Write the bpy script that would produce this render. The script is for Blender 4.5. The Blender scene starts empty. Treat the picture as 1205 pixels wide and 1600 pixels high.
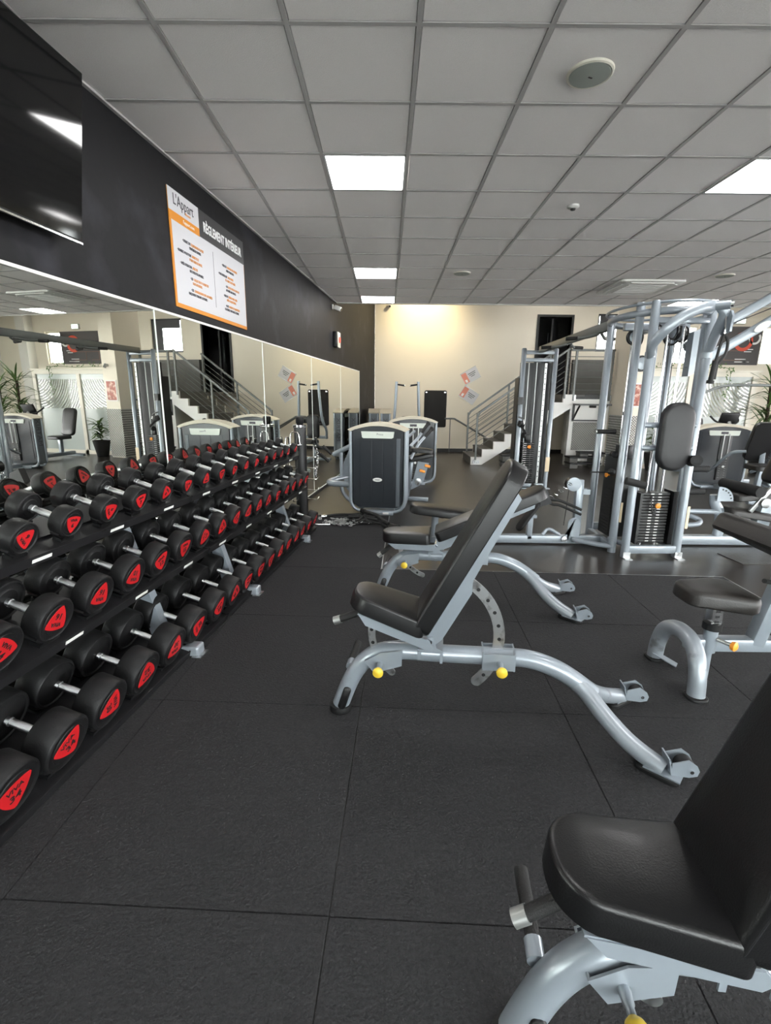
import bpy, bmesh, math, random
from mathutils import Vector, Matrix, Euler
R_ = math.radians
PI = math.pi
random.seed(7)
scene = bpy.context.scene
C = scene.collection

# ------------------------------------------------------------------ camera
def make_camera():
    f, p, y, r = 755.35, .2323, -.0009, .0097
    fw = Vector((math.sin(y)*math.cos(p), math.cos(y)*math.cos(p), -math.sin(p)))
    ri = Vector((math.cos(y), -math.sin(y), 0)); up = ri.cross(fw)
    rr = math.cos(r)*ri + math.sin(r)*up
    uu = -math.sin(r)*ri + math.cos(r)*up
    cam = bpy.data.cameras.new('camera'); o = bpy.data.objects.new('camera', cam); C.objects.link(o)
    cam.sensor_fit = 'VERTICAL'; cam.sensor_height = 36; cam.lens = f*36/1600
    cam.clip_start = .05; cam.clip_end = 200
    m = Matrix((rr, uu, -fw)).transposed().to_4x4(); m.translation = (0, 0, 1.51)
    o.matrix_world = m
    scene.camera = o
make_camera()

# ------------------------------------------------------------------ world, exposure
world = bpy.data.worlds.new('world'); scene.world = world; world.use_nodes = True
wn = world.node_tree.nodes; bgn = wn.get('Background') or wn.new('ShaderNodeBackground')
bgn.inputs['Color'].default_value = (.985, .985, 1, 1)
bgn.inputs['Strength'].default_value = 11.0          # bright overcast sky
vs = scene.view_settings
vs.view_transform = 'Standard'; vs.look = 'None'; vs.gamma = 1; vs.use_curve_mapping = False
vs.exposure = 0.92
PANEL_EMIT = 14.0

# ------------------------------------------------------------------ materials
M = {}
def mat(name, col, rough=.5, metal=0., bump=None, var=None, coat=0., spec=.5, emit=None, dark=None, coords='Object', trans=0.):
    """bump=(scale,strength[,detail]); var=(scale,amount); dark=(scale,colour,lo,hi) stains"""
    m = bpy.data.materials.new(name); m.use_nodes = True
    nt = m.node_tree; n = nt.nodes; L = nt.links
    b = n['Principled BSDF']
    b.inputs['Base Color'].default_value = (*col, 1); b.inputs['Roughness'].default_value = rough
    b.inputs['Metallic'].default_value = metal; b.inputs['Specular IOR Level'].default_value = spec
    b.inputs['Coat Weight'].default_value = coat; b.inputs['Coat Roughness'].default_value = .12
    b.inputs['Transmission Weight'].default_value = trans
    if emit: b.inputs['Emission Color'].default_value = (*emit[0], 1); b.inputs['Emission Strength'].default_value = emit[1]
    tc = n.new('ShaderNodeTexCoord')
    def noise(sc, det=4):
        t = n.new('ShaderNodeTexNoise'); t.inputs['Scale'].default_value = sc; t.inputs['Detail'].default_value = det
        L.new(tc.outputs[coords], t.inputs['Vector']); return t
    cur = None
    if var:
        t = noise(var[0]); mx = n.new('ShaderNodeMix'); mx.data_type = 'RGBA'
        L.new(t.outputs['Fac'], mx.inputs['Factor'])
        mx.inputs['A'].default_value = (*[c*(1-var[1]) for c in col], 1); mx.inputs['B'].default_value = (*[min(1, c*(1+var[1])) for c in col], 1)
        cur = mx.outputs['Result']
    if dark:
        t = noise(dark[0], 6); rp = n.new('ShaderNodeMapRange'); rp.inputs['From Min'].default_value = dark[2]; rp.inputs['From Max'].default_value = dark[3]
        L.new(t.outputs['Fac'], rp.inputs['Value'])
        mx = n.new('ShaderNodeMix'); mx.data_type = 'RGBA'; L.new(rp.outputs['Result'], mx.inputs['Factor'])
        if cur: L.new(cur, mx.inputs['A'])
        else: mx.inputs['A'].default_value = (*col, 1)
        mx.inputs['B'].default_value = (*dark[1], 1); cur = mx.outputs['Result']
    if cur: L.new(cur, b.inputs['Base Color'])
    if bump:
        t = noise(bump[0], bump[2] if len(bump) > 2 else 3); bp = n.new('ShaderNodeBump'); bp.inputs['Strength'].default_value = bump[1]; bp.inputs['Distance'].default_value = .01
        L.new(t.outputs['Fac'], bp.inputs['Height']); L.new(bp.outputs['Normal'], b.inputs['Normal'])
    M[name] = m
    return m

mat('rubber_mat', (.0235, .0235, .0250), .85, bump=(110, .9, 8), var=(70, .45), dark=(210, (.13, .13, .13), .715, .74), spec=.25)
mat('vinyl_floor', (.022, .0175, .0145), .30, bump=(60, .05), var=(1.5, .3), spec=.5)
mat('wall_dark', (.0080, .0080, .0098), .60, bump=(14, .10, 8), var=(2, .2), dark=(2.2, (.026, .026, .033), .54, .70), spec=.25)
mat('wall_cream', (.76, .70, .59), .8, bump=(90, .05), var=(1, .03))
mat('wall_white', (.78, .76, .72), .75, bump=(90, .04))
mat('stair_white', (.80, .79, .76), .6)
mat('stair_grey', (.105, .103, .095), .55, var=(4, .15))
mat('rail_grey', (.16, .17, .165), .45, metal=.3)
mat('ceiling_tile', (.80, .775, .765), .9, bump=(230, .25, 5), var=(300, .08))
mat('ceiling_bar', (.42, .41, .405), .6)
mat('upper_ceiling', (.7, .68, .64), .9)
mat('panel_frame', (.75, .75, .75), .5)
mat('panel_light', (1, 1, 1), .5, emit=((1, .985, .975), PANEL_EMIT))
mat('frame_silver', (.265, .30, .335), .32, metal=.25, coat=.45, var=(40, .04))
mat('frame_worn', (.28, .31, .34), .36, metal=.3, coat=.4, dark=(9, (.16, .17, .18), .64, .72))
mat('steel', (.55, .56, .57), .32, metal=.95, dark=(22, (.20, .19, .18), .52, .70))
mat('chrome', (.82, .83, .84), .12, metal=1)
mat('knurled', (.72, .73, .74), .28, metal=1, bump=(500, .3))
mat('vinyl_black', (.0052, .0052, .0058), .36, bump=(260, .10), spec=.42, coat=.04)
mat('pad_side', (.014, .014, .0152), .42, bump=(260, .10), spec=.40)
mat('pad_worn', (.014, .012, .0105), .45, bump=(200, .12), var=(6, .3))
mat('rubber_black', (.0075, .0075, .008), .50, bump=(120, .10), spec=.30)
mat('rubber_grip', (.007, .007, .007), .65, bump=(300, .3))
mat('plastic_black', (.007, .007, .0076), .38)
mat('shelf_black', (.009, .0088, .010), .50, var=(8, .2), spec=.35)
mat('red_label', (.52, .010, .014), .45)
mat('label_ink', (.012, .008, .008), .6)
mat('white_label', (.72, .72, .70), .5)
mat('yellow', (.75, .52, .04), .40)
mat('orange', (.85, .30, .03), .40)
mat('shield', (.024, .028, .033), .20, spec=.5)
mat('shield_light', (.09, .105, .12), .22, spec=.6)
mat('tower_cap', (.55, .50, .40), .42)
mat('tower_side', (.12, .14, .155), .40)
mat('plate_white', (.62, .66, .60), .4)
mat('plate_dark', (.014, .014, .014), .45, bump=(120, .05))
mat('mirror', (.86, .88, .83), .0, metal=1)
mat('mirror_edge', (.75, .80, .76), .3)
mat('trim_white', (.80, .79, .74), .5)
mat('screen', (.002, .002, .0025), .06, spec=.5)
mat('bezel', (.02, .02, .022), .3)
mat('sign_white', (.60, .60, .63), .5)
mat('sign_dark', (.045, .045, .048), .5)
mat('sign_orange', (.68, .25, .02), .5)
mat('ink_dark', (.05, .05, .06), .6)
mat('ink_orange', (.72, .30, .08), .6)
mat('ink_white', (.85, .85, .85), .6)
mat('poster_dark', (.075, .068, .070), .55)
mat('poster_red', (.70, .09, .05), .5)
mat('poster_salmon', (.68, .25, .18), .5)
mat('poster_line', (.35, .16, .10), .5)
mat('poster_photo', (.34, .10, .07), .5, var=(14, .8), dark=(9, (.75, .52, .42), .50, .60))
mat('door_dark', (.020, .020, .022), .4)
mat('door_frame', (.70, .66, .56), .5)
mat('alu', (.42, .43, .42), .35, metal=.8)
mat('speaker_grille', (.30, .33, .30), .6, bump=(700, .4))
mat('speaker_rim', (.62, .60, .52), .5)
mat('ac_white', (.68, .68, .66), .5)
mat('foam_black', (.008, .008, .0085), .75, bump=(200, .1))
mat('leaf', (.075, .14, .030), .45, var=(5, .4))
mat('pot', (.02, .02, .02), .5)
mat('soil', (.05, .035, .02), .9)
mat('ground_out', (.45, .44, .42), .85, var=(2, .15))
mat('red_lamp', (.7, .03, .02), .3, emit=((1, .05, .03), 1.2))
mat('green_sign', (.7, .75, .7), .4, emit=((.85, 1, .9), 1.5))
mat('cable', (.015, .015, .015), .4)
mat('sticker', (.75, .62, .42), .5)
mat('lens', (.01, .01, .012), .08)
# diamond plate: raised lozenges in the metal
def diamond(name):
    m = mat(name, (.50, .50, .47), .38, metal=.75)
    nt = m.node_tree; n = nt.nodes; L = nt.links; b = n['Principled BSDF']
    tc = n.new('ShaderNodeTexCoord'); mp = n.new('ShaderNodeMapping'); mp.inputs['Rotation'].default_value = (R_(0), R_(45), R_(0)); mp.inputs['Scale'].default_value = (26, 26, 26)
    L.new(tc.outputs['Object'], mp.inputs['Vector'])
    v = n.new('ShaderNodeTexVoronoi'); v.inputs['Randomness'].default_value = 0; v.inputs['Scale'].default_value = 1
    L.new(mp.outputs['Vector'], v.inputs['Vector'])
    bp = n.new('ShaderNodeBump'); bp.inputs['Strength'].default_value = .9; bp.inputs['Distance'].default_value = .02; bp.invert = True
    L.new(v.outputs['Distance'], bp.inputs['Height']); L.new(bp.outputs['Normal'], b.inputs['Normal'])
    rp = n.new('ShaderNodeMapRange'); rp.inputs['From Min'].default_value = .25; rp.inputs['From Max'].default_value = .42; L.new(v.outputs['Distance'], rp.inputs['Value'])
    mx = n.new('ShaderNodeMix'); mx.data_type = 'RGBA'; L.new(rp.outputs['Result'], mx.inputs['Factor']); mx.inputs['A'].default_value = (.66, .65, .60, 1); mx.inputs['B'].default_value = (.22, .215, .20, 1); L.new(mx.outputs['Result'], b.inputs['Base Color'])  # stud relief put into the colour: lighter lozenges, darker gaps
diamond('diamond_plate')
mat('tread_dark', (.06, .055, .05), .35, metal=.3, bump=(60, .4))
# panes
def glass(name, col, rough, alpha):
    m = bpy.data.materials.new(name); m.use_nodes = True; nt = m.node_tree; n = nt.nodes; L = nt.links
    for x in list(n): n.remove(x)
    o = n.new('ShaderNodeOutputMaterial'); t = n.new('ShaderNodeBsdfTransparent'); t.inputs[0].default_value = (.92, .95, .94, 1)
    g = n.new('ShaderNodeBsdfGlossy'); g.inputs['Roughness'].default_value = rough
    d = n.new('ShaderNodeBsdfDiffuse'); d.inputs['Color'].default_value = (*col, 1)
    tl = n.new('ShaderNodeBsdfTranslucent'); tl.inputs['Color'].default_value = (*col, 1)
    ad = n.new('ShaderNodeMixShader'); ad.inputs[0].default_value = .5; L.new(d.outputs[0], ad.inputs[1]); L.new(tl.outputs[0], ad.inputs[2])
    mx = n.new('ShaderNodeMixShader'); mx.inputs[0].default_value = alpha; L.new(t.outputs[0], mx.inputs[1]); L.new(ad.outputs[0], mx.inputs[2])
    m2 = n.new('ShaderNodeMixShader'); m2.inputs[0].default_value = .06; L.new(mx.outputs[0], m2.inputs[1]); L.new(g.outputs[0], m2.inputs[2])
    L.new(m2.outputs[0], o.inputs['Surface']); M[name] = m
glass('glass_clear', (.8, .85, .85), .02, .02)
glass('glass_frost', (.62, .66, .64), .2, .82)
glass('film_white', (.30, .32, .29), .3, .93)

# ------------------------------------------------------------------ mesh helpers
def BM(): return bmesh.new()
def V3(p): return Vector(p)
def box(bm, c, s, rot=None, bev=0.):
    """box centre c, size s, rot = Euler tuple or Matrix"""
    g = bmesh.ops.create_cube(bm, size=1)
    vs_ = g['verts']
    bmesh.ops.scale(bm, vec=s, verts=vs_)
    if bev > 0:
        es = list({e for v in vs_ for e in v.link_edges})
        r = bmesh.ops.bevel(bm, geom=es, offset=bev, segments=2, affect='EDGES', profile=.5)
        vs_ = list({v for f in r['faces'] for v in f.verts} | {v for v in vs_ if v.is_valid})
    if rot is not None:
        m = rot if isinstance(rot, Matrix) else Euler(rot).to_matrix()
        bmesh.ops.rotate(bm, cent=(0, 0, 0), matrix=m, verts=vs_)
    bmesh.ops.translate(bm, vec=c, verts=vs_)
def bxx(bm, x0, x1, y0, y1, z0, z1, bev=0.): box(bm, ((x0+x1)/2, (y0+y1)/2, (z0+z1)/2), (abs(x1-x0), abs(y1-y0), abs(z1-z0)), None, bev)
def frame_of(d):
    d = d.normalized(); a = Vector((0, 0, 1)) if abs(d.z) < .9 else Vector((1, 0, 0))
    x = a.cross(d).normalized(); return x, d.cross(x)
def bar(bm, p0, p1, w, h, bev=0.):
    """rectangular bar p0-p1: w horizontal width, h the other"""
    p0, p1 = V3(p0), V3(p1); d = p1-p0; x, y = frame_of(d)
    m = Matrix((x, y, d.normalized())).transposed()
    box(bm, (p0+p1)/2, (w, h, d.length), m, bev)
def cr(pts, k=6, closed=False):
    P = [V3(p) for p in pts]; n = len(P); out = []
    rng = range(n) if closed else range(n-1)
    for i in rng:
        a = P[(i-1) % n] if (closed or i > 0) else P[i]*2-P[i+1]
        b = P[i]; c = P[(i+1) % n]; d = P[(i+2) % n] if (closed or i+2 < n) else c*2-b
        for j in range(k):
            t = j/k
            out.append(.5*((2*b)+(c-a)*t+(2*a-5*b+4*c-d)*t*t+(3*b-a-3*c+d)*t**3))
    if not closed: out.append(P[-1])
    return out
def tube(bm, pts, r, n=12, closed=False, sx=1., up=None, caps=True):
    """sweep a circle (or ellipse: sx widens the first axis) along pts; r number or list"""
    P = [V3(p) for p in pts]; m = len(P); rings = []
    T = []
    for i in range(m):
        a = P[i-1] if (i > 0 or closed) else P[i]; b = P[(i+1) % m] if (i < m-1 or closed) else P[i]
        t = (b-a); T.append(t.normalized() if t.length > 1e-9 else Vector((0, 0, 1)))
    if up is not None: x = V3(up).cross(T[0]).normalized()
    else: x, _ = frame_of(T[0])
    for i in range(m):
        if up is not None:
            q = V3(up).cross(T[i]); x = q.normalized() if q.length > 1e-6 else x
        else:
            x = (x-T[i]*x.dot(T[i])); x = x.normalized() if x.length > 1e-6 else frame_of(T[i])[0]
        y = T[i].cross(x); rad = r[i] if isinstance(r, (list, tuple)) else r
        rings.append([bm.verts.new(P[i]+x*(math.cos(2*PI*k/n)*rad*sx)+y*(math.sin(2*PI*k/n)*rad)) for k in range(n)])
    for i in range(m if closed else m-1):
        A, B = rings[i], rings[(i+1) % m]
        for k in range(n): bm.faces.new((A[k], A[(k+1) % n], B[(k+1) % n], B[k]))
    if not closed and caps: bm.faces.new(rings[0][::-1]); bm.faces.new(rings[-1])
def cyl(bm, p0, p1, r, n=16, r2=None): tube(bm, [p0, p1], [r, r if r2 is None else r2], n)
def lathe(bm, prof, n=24, axis=(1, 0, 0), org=(0, 0, 0)):
    """prof: (t along axis, radius); ends closed when radius 0 or capped"""
    a = V3(axis).normalized(); x, y = frame_of(a); o = V3(org); rings = []
    for t, r in prof:
        rings.append([bm.verts.new(o+a*t+x*(math.cos(2*PI*k/n)*max(r, 1e-5))+y*(math.sin(2*PI*k/n)*max(r, 1e-5))) for k in range(n)])
    for A, B in zip(rings, rings[1:]):
        for k in range(n): bm.faces.new((A[k], A[(k+1) % n], B[(k+1) % n], B[k]))
    bm.faces.new(rings[0][::-1]); bm.faces.new(rings[-1])
def prism(bm, pts, vec):
    """extrude polygon pts (3D, planar) by vec"""
    A = [bm.verts.new(p) for p in pts]; B = [bm.verts.new(V3(p)+V3(vec)) for p in pts]; n = len(A)
    bm.faces.new(A[::-1]); bm.faces.new(B)
    for k in range(n): bm.faces.new((A[k], A[(k+1) % n], B[(k+1) % n], B[k]))
def rrect(l, w, rad, n=6, w2=None):
    """rounded outline, x from 0 to l, y +-w/2 (w at x=0, w2 at x=l); rad = 4 corner radii (start- , start+, end+, end-) or number"""
    w2 = w if w2 is None else w2
    if not isinstance(rad, (list, tuple)): rad = [rad]*4
    cs = [(0, -w/2, rad[0], 180), (l, -w2/2, rad[3], 270), (l, w2/2, rad[2], 0), (0, w/2, rad[1], 90)]
    out = []
    for (x, y, r, a0) in cs:
        cx = x+r if x == 0 else x-r; cy = y+r if y < 0 else y-r
        for k in range(n+1):
            a = R_(a0+90*k/n); out.append((cx+math.cos(a)*r, cy+math.sin(a)*r))
    return out
def pad(bm, outline, th, er=.02, X=None, crown=.006):
    """cushion: outline in xy, bottom z=0, top z=th with rounded upper edge; X matrix"""
    n = len(outline); P = [Vector((a, b)) for a, b in outline]
    c = sum(P, Vector((0, 0)))/n
    nor = []
    for i in range(n):
        e = (P[(i+1) % n]-P[i-1]); q = Vector((e.y, -e.x)); nor.append(q.normalized() if q.length > 1e-9 else (P[i]-c).normalized())
    if sum((P[i]-c).dot(nor[i]) for i in range(n)) < 0: nor = [-q for q in nor]
    prof = [(er*.3, 0), (0, er*.35)] + [(er*(1-math.cos(R_(a))), th-er+er*math.sin(R_(a))) for a in (0, 30, 60, 90)]
    rings = []
    for ins, z in prof: rings.append([bm.verts.new((*(P[i]-nor[i]*ins), z)) for i in range(n)])
    rings.append([bm.verts.new((*(c+(P[i]-c)*.6), th+crown)) for i in range(n)])
    for A, B in zip(rings, rings[1:]):
        for k in range(n): bm.faces.new((A[k], A[(k+1) % n], B[(k+1) % n], B[k]))
    bm.faces.new(rings[0][::-1]); bm.faces.new(rings[-1])
    if X is not None: bmesh.ops.transform(bm, matrix=X, verts=[v for r in rings for v in r])
def seam(bm, outline, z, r, X=None, inset=0.004):
    n = len(outline); P = [Vector((a, b)) for a, b in outline]; c = sum(P, Vector((0, 0)))/n
    pts = [Vector((*(c+(p-c)*(1-inset/max(.02, (p-c).length))), z)) for p in P]
    if X is not None: pts = [X @ p for p in pts]
    tube(bm, pts, r, 6, closed=True)
def ring_arc(bm, cx, cz, r0, r1, a0, a1, th, y=0., n=16):
    """flat curved plate in xz plane, thickness th around y"""
    o, i = [], []
    for k in range(n+1):
        a = R_(a0+(a1-a0)*k/n); o.append((cx+math.cos(a)*r1, cz+math.sin(a)*r1)); i.append((cx+math.cos(a)*r0, cz+math.sin(a)*r0))
    for k in range(n):
        q = [o[k], o[k+1], i[k+1], i[k]]
        prism(bm, [(a, y-th/2, b) for a, b in q], (0, th, 0))
def smooth(me, ang=40):
    me.polygons.foreach_set('use_smooth', [True]*len(me.polygons))
    try: me.set_sharp_from_angle(angle=R_(ang))
    except Exception: pass
def mesh_of(name, bm, m, sm=True):
    bmesh.ops.recalc_face_normals(bm, faces=bm.faces)
    me = bpy.data.meshes.new(name); bm.to_mesh(me); bm.free()
    me.materials.append(M[m] if isinstance(m, str) else m)
    if sm: smooth(me)
    return me
def obj(name, bm, m, parent=None, sm=True, label=None, kind=None):
    me = bm if isinstance(bm, bpy.types.Mesh) else mesh_of(name, bm, m, sm)
    o = bpy.data.objects.new(name, me); C.objects.link(o)
    if parent: o.parent = parent
    if label: o['label'] = label
    if kind: o['kind'] = kind
    return o
def tag(o, label, cat, group=None):
    o['label'] = label; o['category'] = cat
    if group: o['group'] = group
    return o
def thing(name, label, cat, loc=(0, 0, 0), rotz=0, group=None, rot=None):
    o = bpy.data.objects.new(name, None); C.objects.link(o); o.empty_display_size = .1
    o.location = loc; o.rotation_euler = rot if rot else (0, 0, rotz)
    return tag(o, label, cat, group)
def struct(name, bm, m, parent=None, sm=False):
    o = obj(name, bm, m, parent, sm)
    if not parent: o['kind'] = 'structure'
    return o
def wpart(name, bm, m, t, sm=True, label=None):
    """part built in world coordinates under unrotated thing t"""
    bmesh.ops.translate(bm, vec=-t.location, verts=bm.verts)
    return obj(name, bm, m, t, sm, label)
_tc = {}
def text_mesh(s, size, m, align='CENTER', depth=.0, bold=0.):
    key = (s, size, m, align, depth, bold)
    if key in _tc: return _tc[key]
    cu = bpy.data.curves.new('lettering', 'FONT'); cu.body = s; cu.size = size; cu.align_x = align; cu.align_y = 'CENTER'; cu.extrude = depth; cu.resolution_u = 2; cu.offset = bold
    o = bpy.data.objects.new('lettering', cu); C.objects.link(o)
    me = bpy.data.meshes.new_from_object(o.evaluated_get(bpy.context.evaluated_depsgraph_get()))
    bpy.data.objects.remove(o); bpy.data.curves.remove(cu)
    me.materials.clear(); me.materials.append(M[m]); _tc[key] = me
    return me
def text(name, s, size, m, parent, X, align='CENTER', sx=1., bold=0.):
    me = text_mesh(s, size, m, align, .0008, bold)
    o = bpy.data.objects.new(name, me); C.objects.link(o); o.parent = parent
    o.matrix_local = X @ Matrix.Diagonal((sx, 1, 1, 1))
    return o
def axes(o, x, y):
    """4x4 with local x,y axes given and origin o (text faces x cross y)"""
    x = V3(x).normalized(); y = V3(y).normalized(); z = x.cross(y)
    m = Matrix((x, y, z)).transposed().to_4x4(); m.translation = o
    return m
def clip_poly(P, a, b, c):
    """keep a*x+b*y+c>=0"""
    out = []
    for i in range(len(P)):
        p, q = P[i-1], P[i]; dp = a*p[0]+b*p[1]+c; dq = a*q[0]+b*q[1]+c
        if (dp >= 0) != (dq >= 0):
            t = dp/(dp-dq); out.append((p[0]+(q[0]-p[0])*t, p[1]+(q[1]-p[1])*t))
        if dq >= 0: out.append(q)
    return out

# ------------------------------------------------------------------ wall frame: s along the left wall, off into the room
k_ = math.hypot(1, .1206)
WN = Vector((1/k_, -.1206/k_, 0)); WT = Vector((.1206/k_, 1/k_, 0)); W0 = Vector((-2.037, 0, 0))
WA = math.atan2(WN.y, WN.x)
def W(s, off, z): return W0+WT*s+WN*off+Vector((0, 0, z))
wall_clip = (WN.x, WN.y, -(W0.x*WN.x+W0.y*WN.y))
ZC = 3.145; YE = 9.223; ZU = 4.7; YB = 14.0; XR = 12.8; YF = -4.6
CORN = W(14.09, 0, 0)          # corner with the back wall

# ================================================================== STRUCTURE
# floor
b = BM(); P = clip_poly([(-3.2, YF), (XR, YF), (XR, YB), (-3.2, YB)], *wall_clip)
prism(b, [(x, y, -.10) for x, y in P], (0, 0, .10)); floor = struct('floor', b, 'vinyl_floor')
# rubber tiles, one object each (1 m grid turned a little against the walls)
FA = -.04; fx, fy = -1.0767, 3.1575
ca, sa = math.cos(FA), math.sin(FA)
def fg(i, j): return (fx+i*ca-(-j)*sa, fy+i*sa+(-j)*ca)
MT = .012
for i in range(-2, 4):
    for j in range(-4, 7):
        if j < -1+1 and i >= 1 and j < -1: continue
        if j < -3: continue
        if i >= 1 and j < -1: continue
        g = .0010
        P = [fg(i+g, j+1-g), fg(i+1-g, j+1-g), fg(i+1-g, j+g), fg(i+g, j+g)]
        P = clip_poly(P, *wall_clip[:2], wall_clip[2]-.015)
        P = clip_poly(P, 0, 1, -YF-.05)
        if len(P) < 3: continue
        dz = random.uniform(-.0015, .001)
        b = BM(); c0 = (sum(p[0] for p in P)/len(P), sum(p[1] for p in P)/len(P))
        bot = [(x, y, 0.0) for x, y in P]; top = [(c0[0]+(x-c0[0])*.9958, c0[1]+(y-c0[1])*.9958, MT+dz) for x, y in P]; mid = [(x, y, MT+dz-.003) for x, y in P]
        rs = [[b.verts.new(p) for p in r] for r in (bot, mid, top)]
        for A, B2 in zip(rs, rs[1:]):
            for k in range(len(P)): b.faces.new((A[k], A[(k+1) % len(P)], B2[(k+1) % len(P)], B2[k]))
        b.faces.new(rs[2])
        obj('rubber_tile', b, 'rubber_mat', floor, sm=False)
# aluminium edging where the mats stop
b = BM()
for (i0, j0, i1, j1) in ((1, -1, 4, -1), (4, -1, 4, 1), (1, -3, 1, -1), (-1, -3, 1, -3)):
    p, q = fg(i0, j0), fg(i1, j1); bar(b, (*p, .006), (*q, .006), .012, .011)
obj('edge_strip', b, 'alu', floor, sm=False)

# left wall, back wall, the rest of the room
b = BM(); A0 = W(-5.4, 0, 0); A1 = CORN
prism(b, [tuple(A0), tuple(A1), tuple(A1-WN*.2), tuple(A0-WN*.2)], (0, 0, ZU)); struct('wall_left', b, 'wall_dark')
def wall_y(name, x0, x1, y0, y1, zt, holes, m):
    """wall slab between y0,y1 with rectangular holes (x0,x1,z0,z1)"""
    xs = sorted({x0, x1, *[h[0] for h in holes], *[h[1] for h in holes]}); zs = sorted({0, zt, *[h[2] for h in holes], *[h[3] for h in holes]})
    b = BM()
    for xa, xb in zip(xs, xs[1:]):
        run = None
        for za, zb in zip(zs, zs[1:]):
            hole = any(h[0] <= (xa+xb)/2 <= h[1] and h[2] <= (za+zb)/2 <= h[3] for h in holes)
            if not hole: run = (run[0], zb) if run else (za, zb)
            if hole and run: bxx(b, xa, xb, y0, y1, *run); run = None
        if run: bxx(b, xa, xb, y0, y1, *run)
    return struct(name, b, m)
HB = [(5.72, 6.80, 2.80, 3.78), (4.12, 5.00, 1.62, 3.68), (7.75, 8.50, 2.48, 3.50), (10.25, 10.85, 2.48, 3.50), (5.55, 8.35, .05, 2.25)]
wall_y('wall_back', CORN.x, XR+.2, YB, YB+.2, ZU, HB, 'wall_cream')
HF = [(-1.6, 1.2, .5, 2.7), (1.6, 4.6, .1, 2.7), (5.0, 8.0, .1, 2.7), (8.4, 11.4, .1, 2.7)]  # unseen openings, added large to let daylight in
wall_y('wall_front', -3.0, XR+.2, YF-.2, YF, ZU, HF, 'wall_white')
b = BM()
ys = [YF]; HR = [(-3.6, -1.0), (-.4, 2.2), (2.8, 5.4), (6.0, 8.6)]  # unseen side openings, added for more daylight on the ceiling
for a, c in HR: bxx(b, XR, XR+.2, ys[-1], a, 0, ZU); bxx(b, XR, XR+.2, a, c, 0, .6); bxx(b, XR, XR+.2, a, c, 2.7, ZU); ys.append(c)
bxx(b, XR, XR+.2, ys[-1], YB, 0, ZU); struct('wall_right', b, 'wall_white')
b = BM(); bxx(b, -3.2, XR+.2, YE+.02, YB+.2, ZU, ZU+.12); struct('ceiling_upper', b, 'upper_ceiling')
b = BM(); bxx(b, -1.1, XR, YE, YE+.08, ZC-.005, ZU); struct('trim_1', b, 'trim_white')
b = BM(); bxx(b, CORN.x+.01, 1.95, YB-.018, YB, 0, .10); bxx(b, 1.95, 5.4, YB-.018, YB, 0, .10); struct('baseboard_back', b, 'plate_dark')
# outside ground
b = BM(); bxx(b, -30, 45, -40, 60, -.30, -.105); struct('ground_outside', b, 'ground_out')

# suspended ceiling: slab above, tiles below it, bars between
gx0, gy0 = -1.071, 2.623
b = BM(); P = clip_poly([(-3.2, YF), (XR, YF), (XR, YE), (-3.2, YE)], *wall_clip)
prism(b, [(x, y, ZC+.03) for x, y in P], (0, 0, .10)); ceiling = struct('ceiling', b, 'upper_ceiling')
LIGHTS = []      # cells (i,j) with light panels
for (i, j) in [(1, 2), (1, 7), (1, 10), (6, 2), (1, -3), (6, -3), (6, -8), (1, -8), (11, 2), (11, -3), (16, 2), (16, 7), (11, -8), (10, 10), (16, -3), (21, 2), (16, -8)]: LIGHTS.append((i, j))
AC = [(7, 8), (8, 8), (7, 7), (8, 7)]
far = BM(); nt_ = 0
for i in range(-3, 24):
    for j in range(-13, 11):
        if (i, j) in LIGHTS: continue
        x0 = gx0+.6*i; y0 = gy0+.6*j
        P = [(x0+.012, y0+.012), (x0+.588, y0+.012), (x0+.588, y0+.588), (x0+.012, y0+.588)]
        P = clip_poly(P, *wall_clip[:2], wall_clip[2]-.02); P = clip_poly(P, -1, 0, XR-.01); P = clip_poly(P, 0, 1, -YF-.01)
        if len(P) < 3: continue
        inview = j >= -2 and abs(x0+.3) < (y0+.6)*.86+.5 and x0 < 8.6
        tgt = BM() if inview else far
        c0 = (sum(p[0] for p in P)/len(P), sum(p[1] for p in P)/len(P))
        A = [tgt.verts.new((x, y, ZC+.012)) for x, y in P]
        B2 = [tgt.verts.new((c0[0]+(x-c0[0])*.985, c0[1]+(y-c0[1])*.985, ZC+.004)) for x, y in P]
        n = len(P)
        for k in range(n): tgt.faces.new((A[k], A[(k+1) % n], B2[(k+1) % n], B2[k]))
        tgt.faces.new(B2[::-1]); tgt.faces.new(A)
        if inview: obj('ceiling_tile', tgt, 'ceiling_tile', ceiling, sm=False); nt_ += 1
obj('ceiling_tile_field', far, 'ceiling_tile', ceiling, sm=False, kind='stuff')
def clip_seg(p, q):
    a, b_, c = wall_clip; c -= .02; dp = a*p[0]+b_*p[1]+c; dq = a*q[0]+b_*q[1]+c
    if dp < 0 and dq < 0: return None
    if dp < 0: t = dp/(dp-dq); p = (p[0]+(q[0]-p[0])*t, p[1]+(q[1]-p[1])*t)
    if dq < 0: t = dp/(dp-dq); q = (p[0]+(q[0]-p[0])*t, p[1]+(q[1]-p[1])*t)
    return p, q
for i in range(-2, 24):
    x = gx0+.6*i
    if x > XR: break
    s = clip_seg((x, YF+.02), (x, YE))
    if s:
        b = BM(); bar(b, (*s[0], ZC+.005), (*s[1], ZC+.005), .024, .010); obj('ceiling_bar', b, 'ceiling_bar', ceiling, sm=False)
for j in range(-12, 12):
    y = gy0+.6*j
    s = clip_seg((-3, y), (XR-.02, y))
    if s:
        b = BM(); bar(b, (*s[0], ZC+.0055), (*s[1], ZC+.0055), .024, .010); obj('ceiling_bar', b, 'ceiling_bar', ceiling, sm=False)
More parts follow.
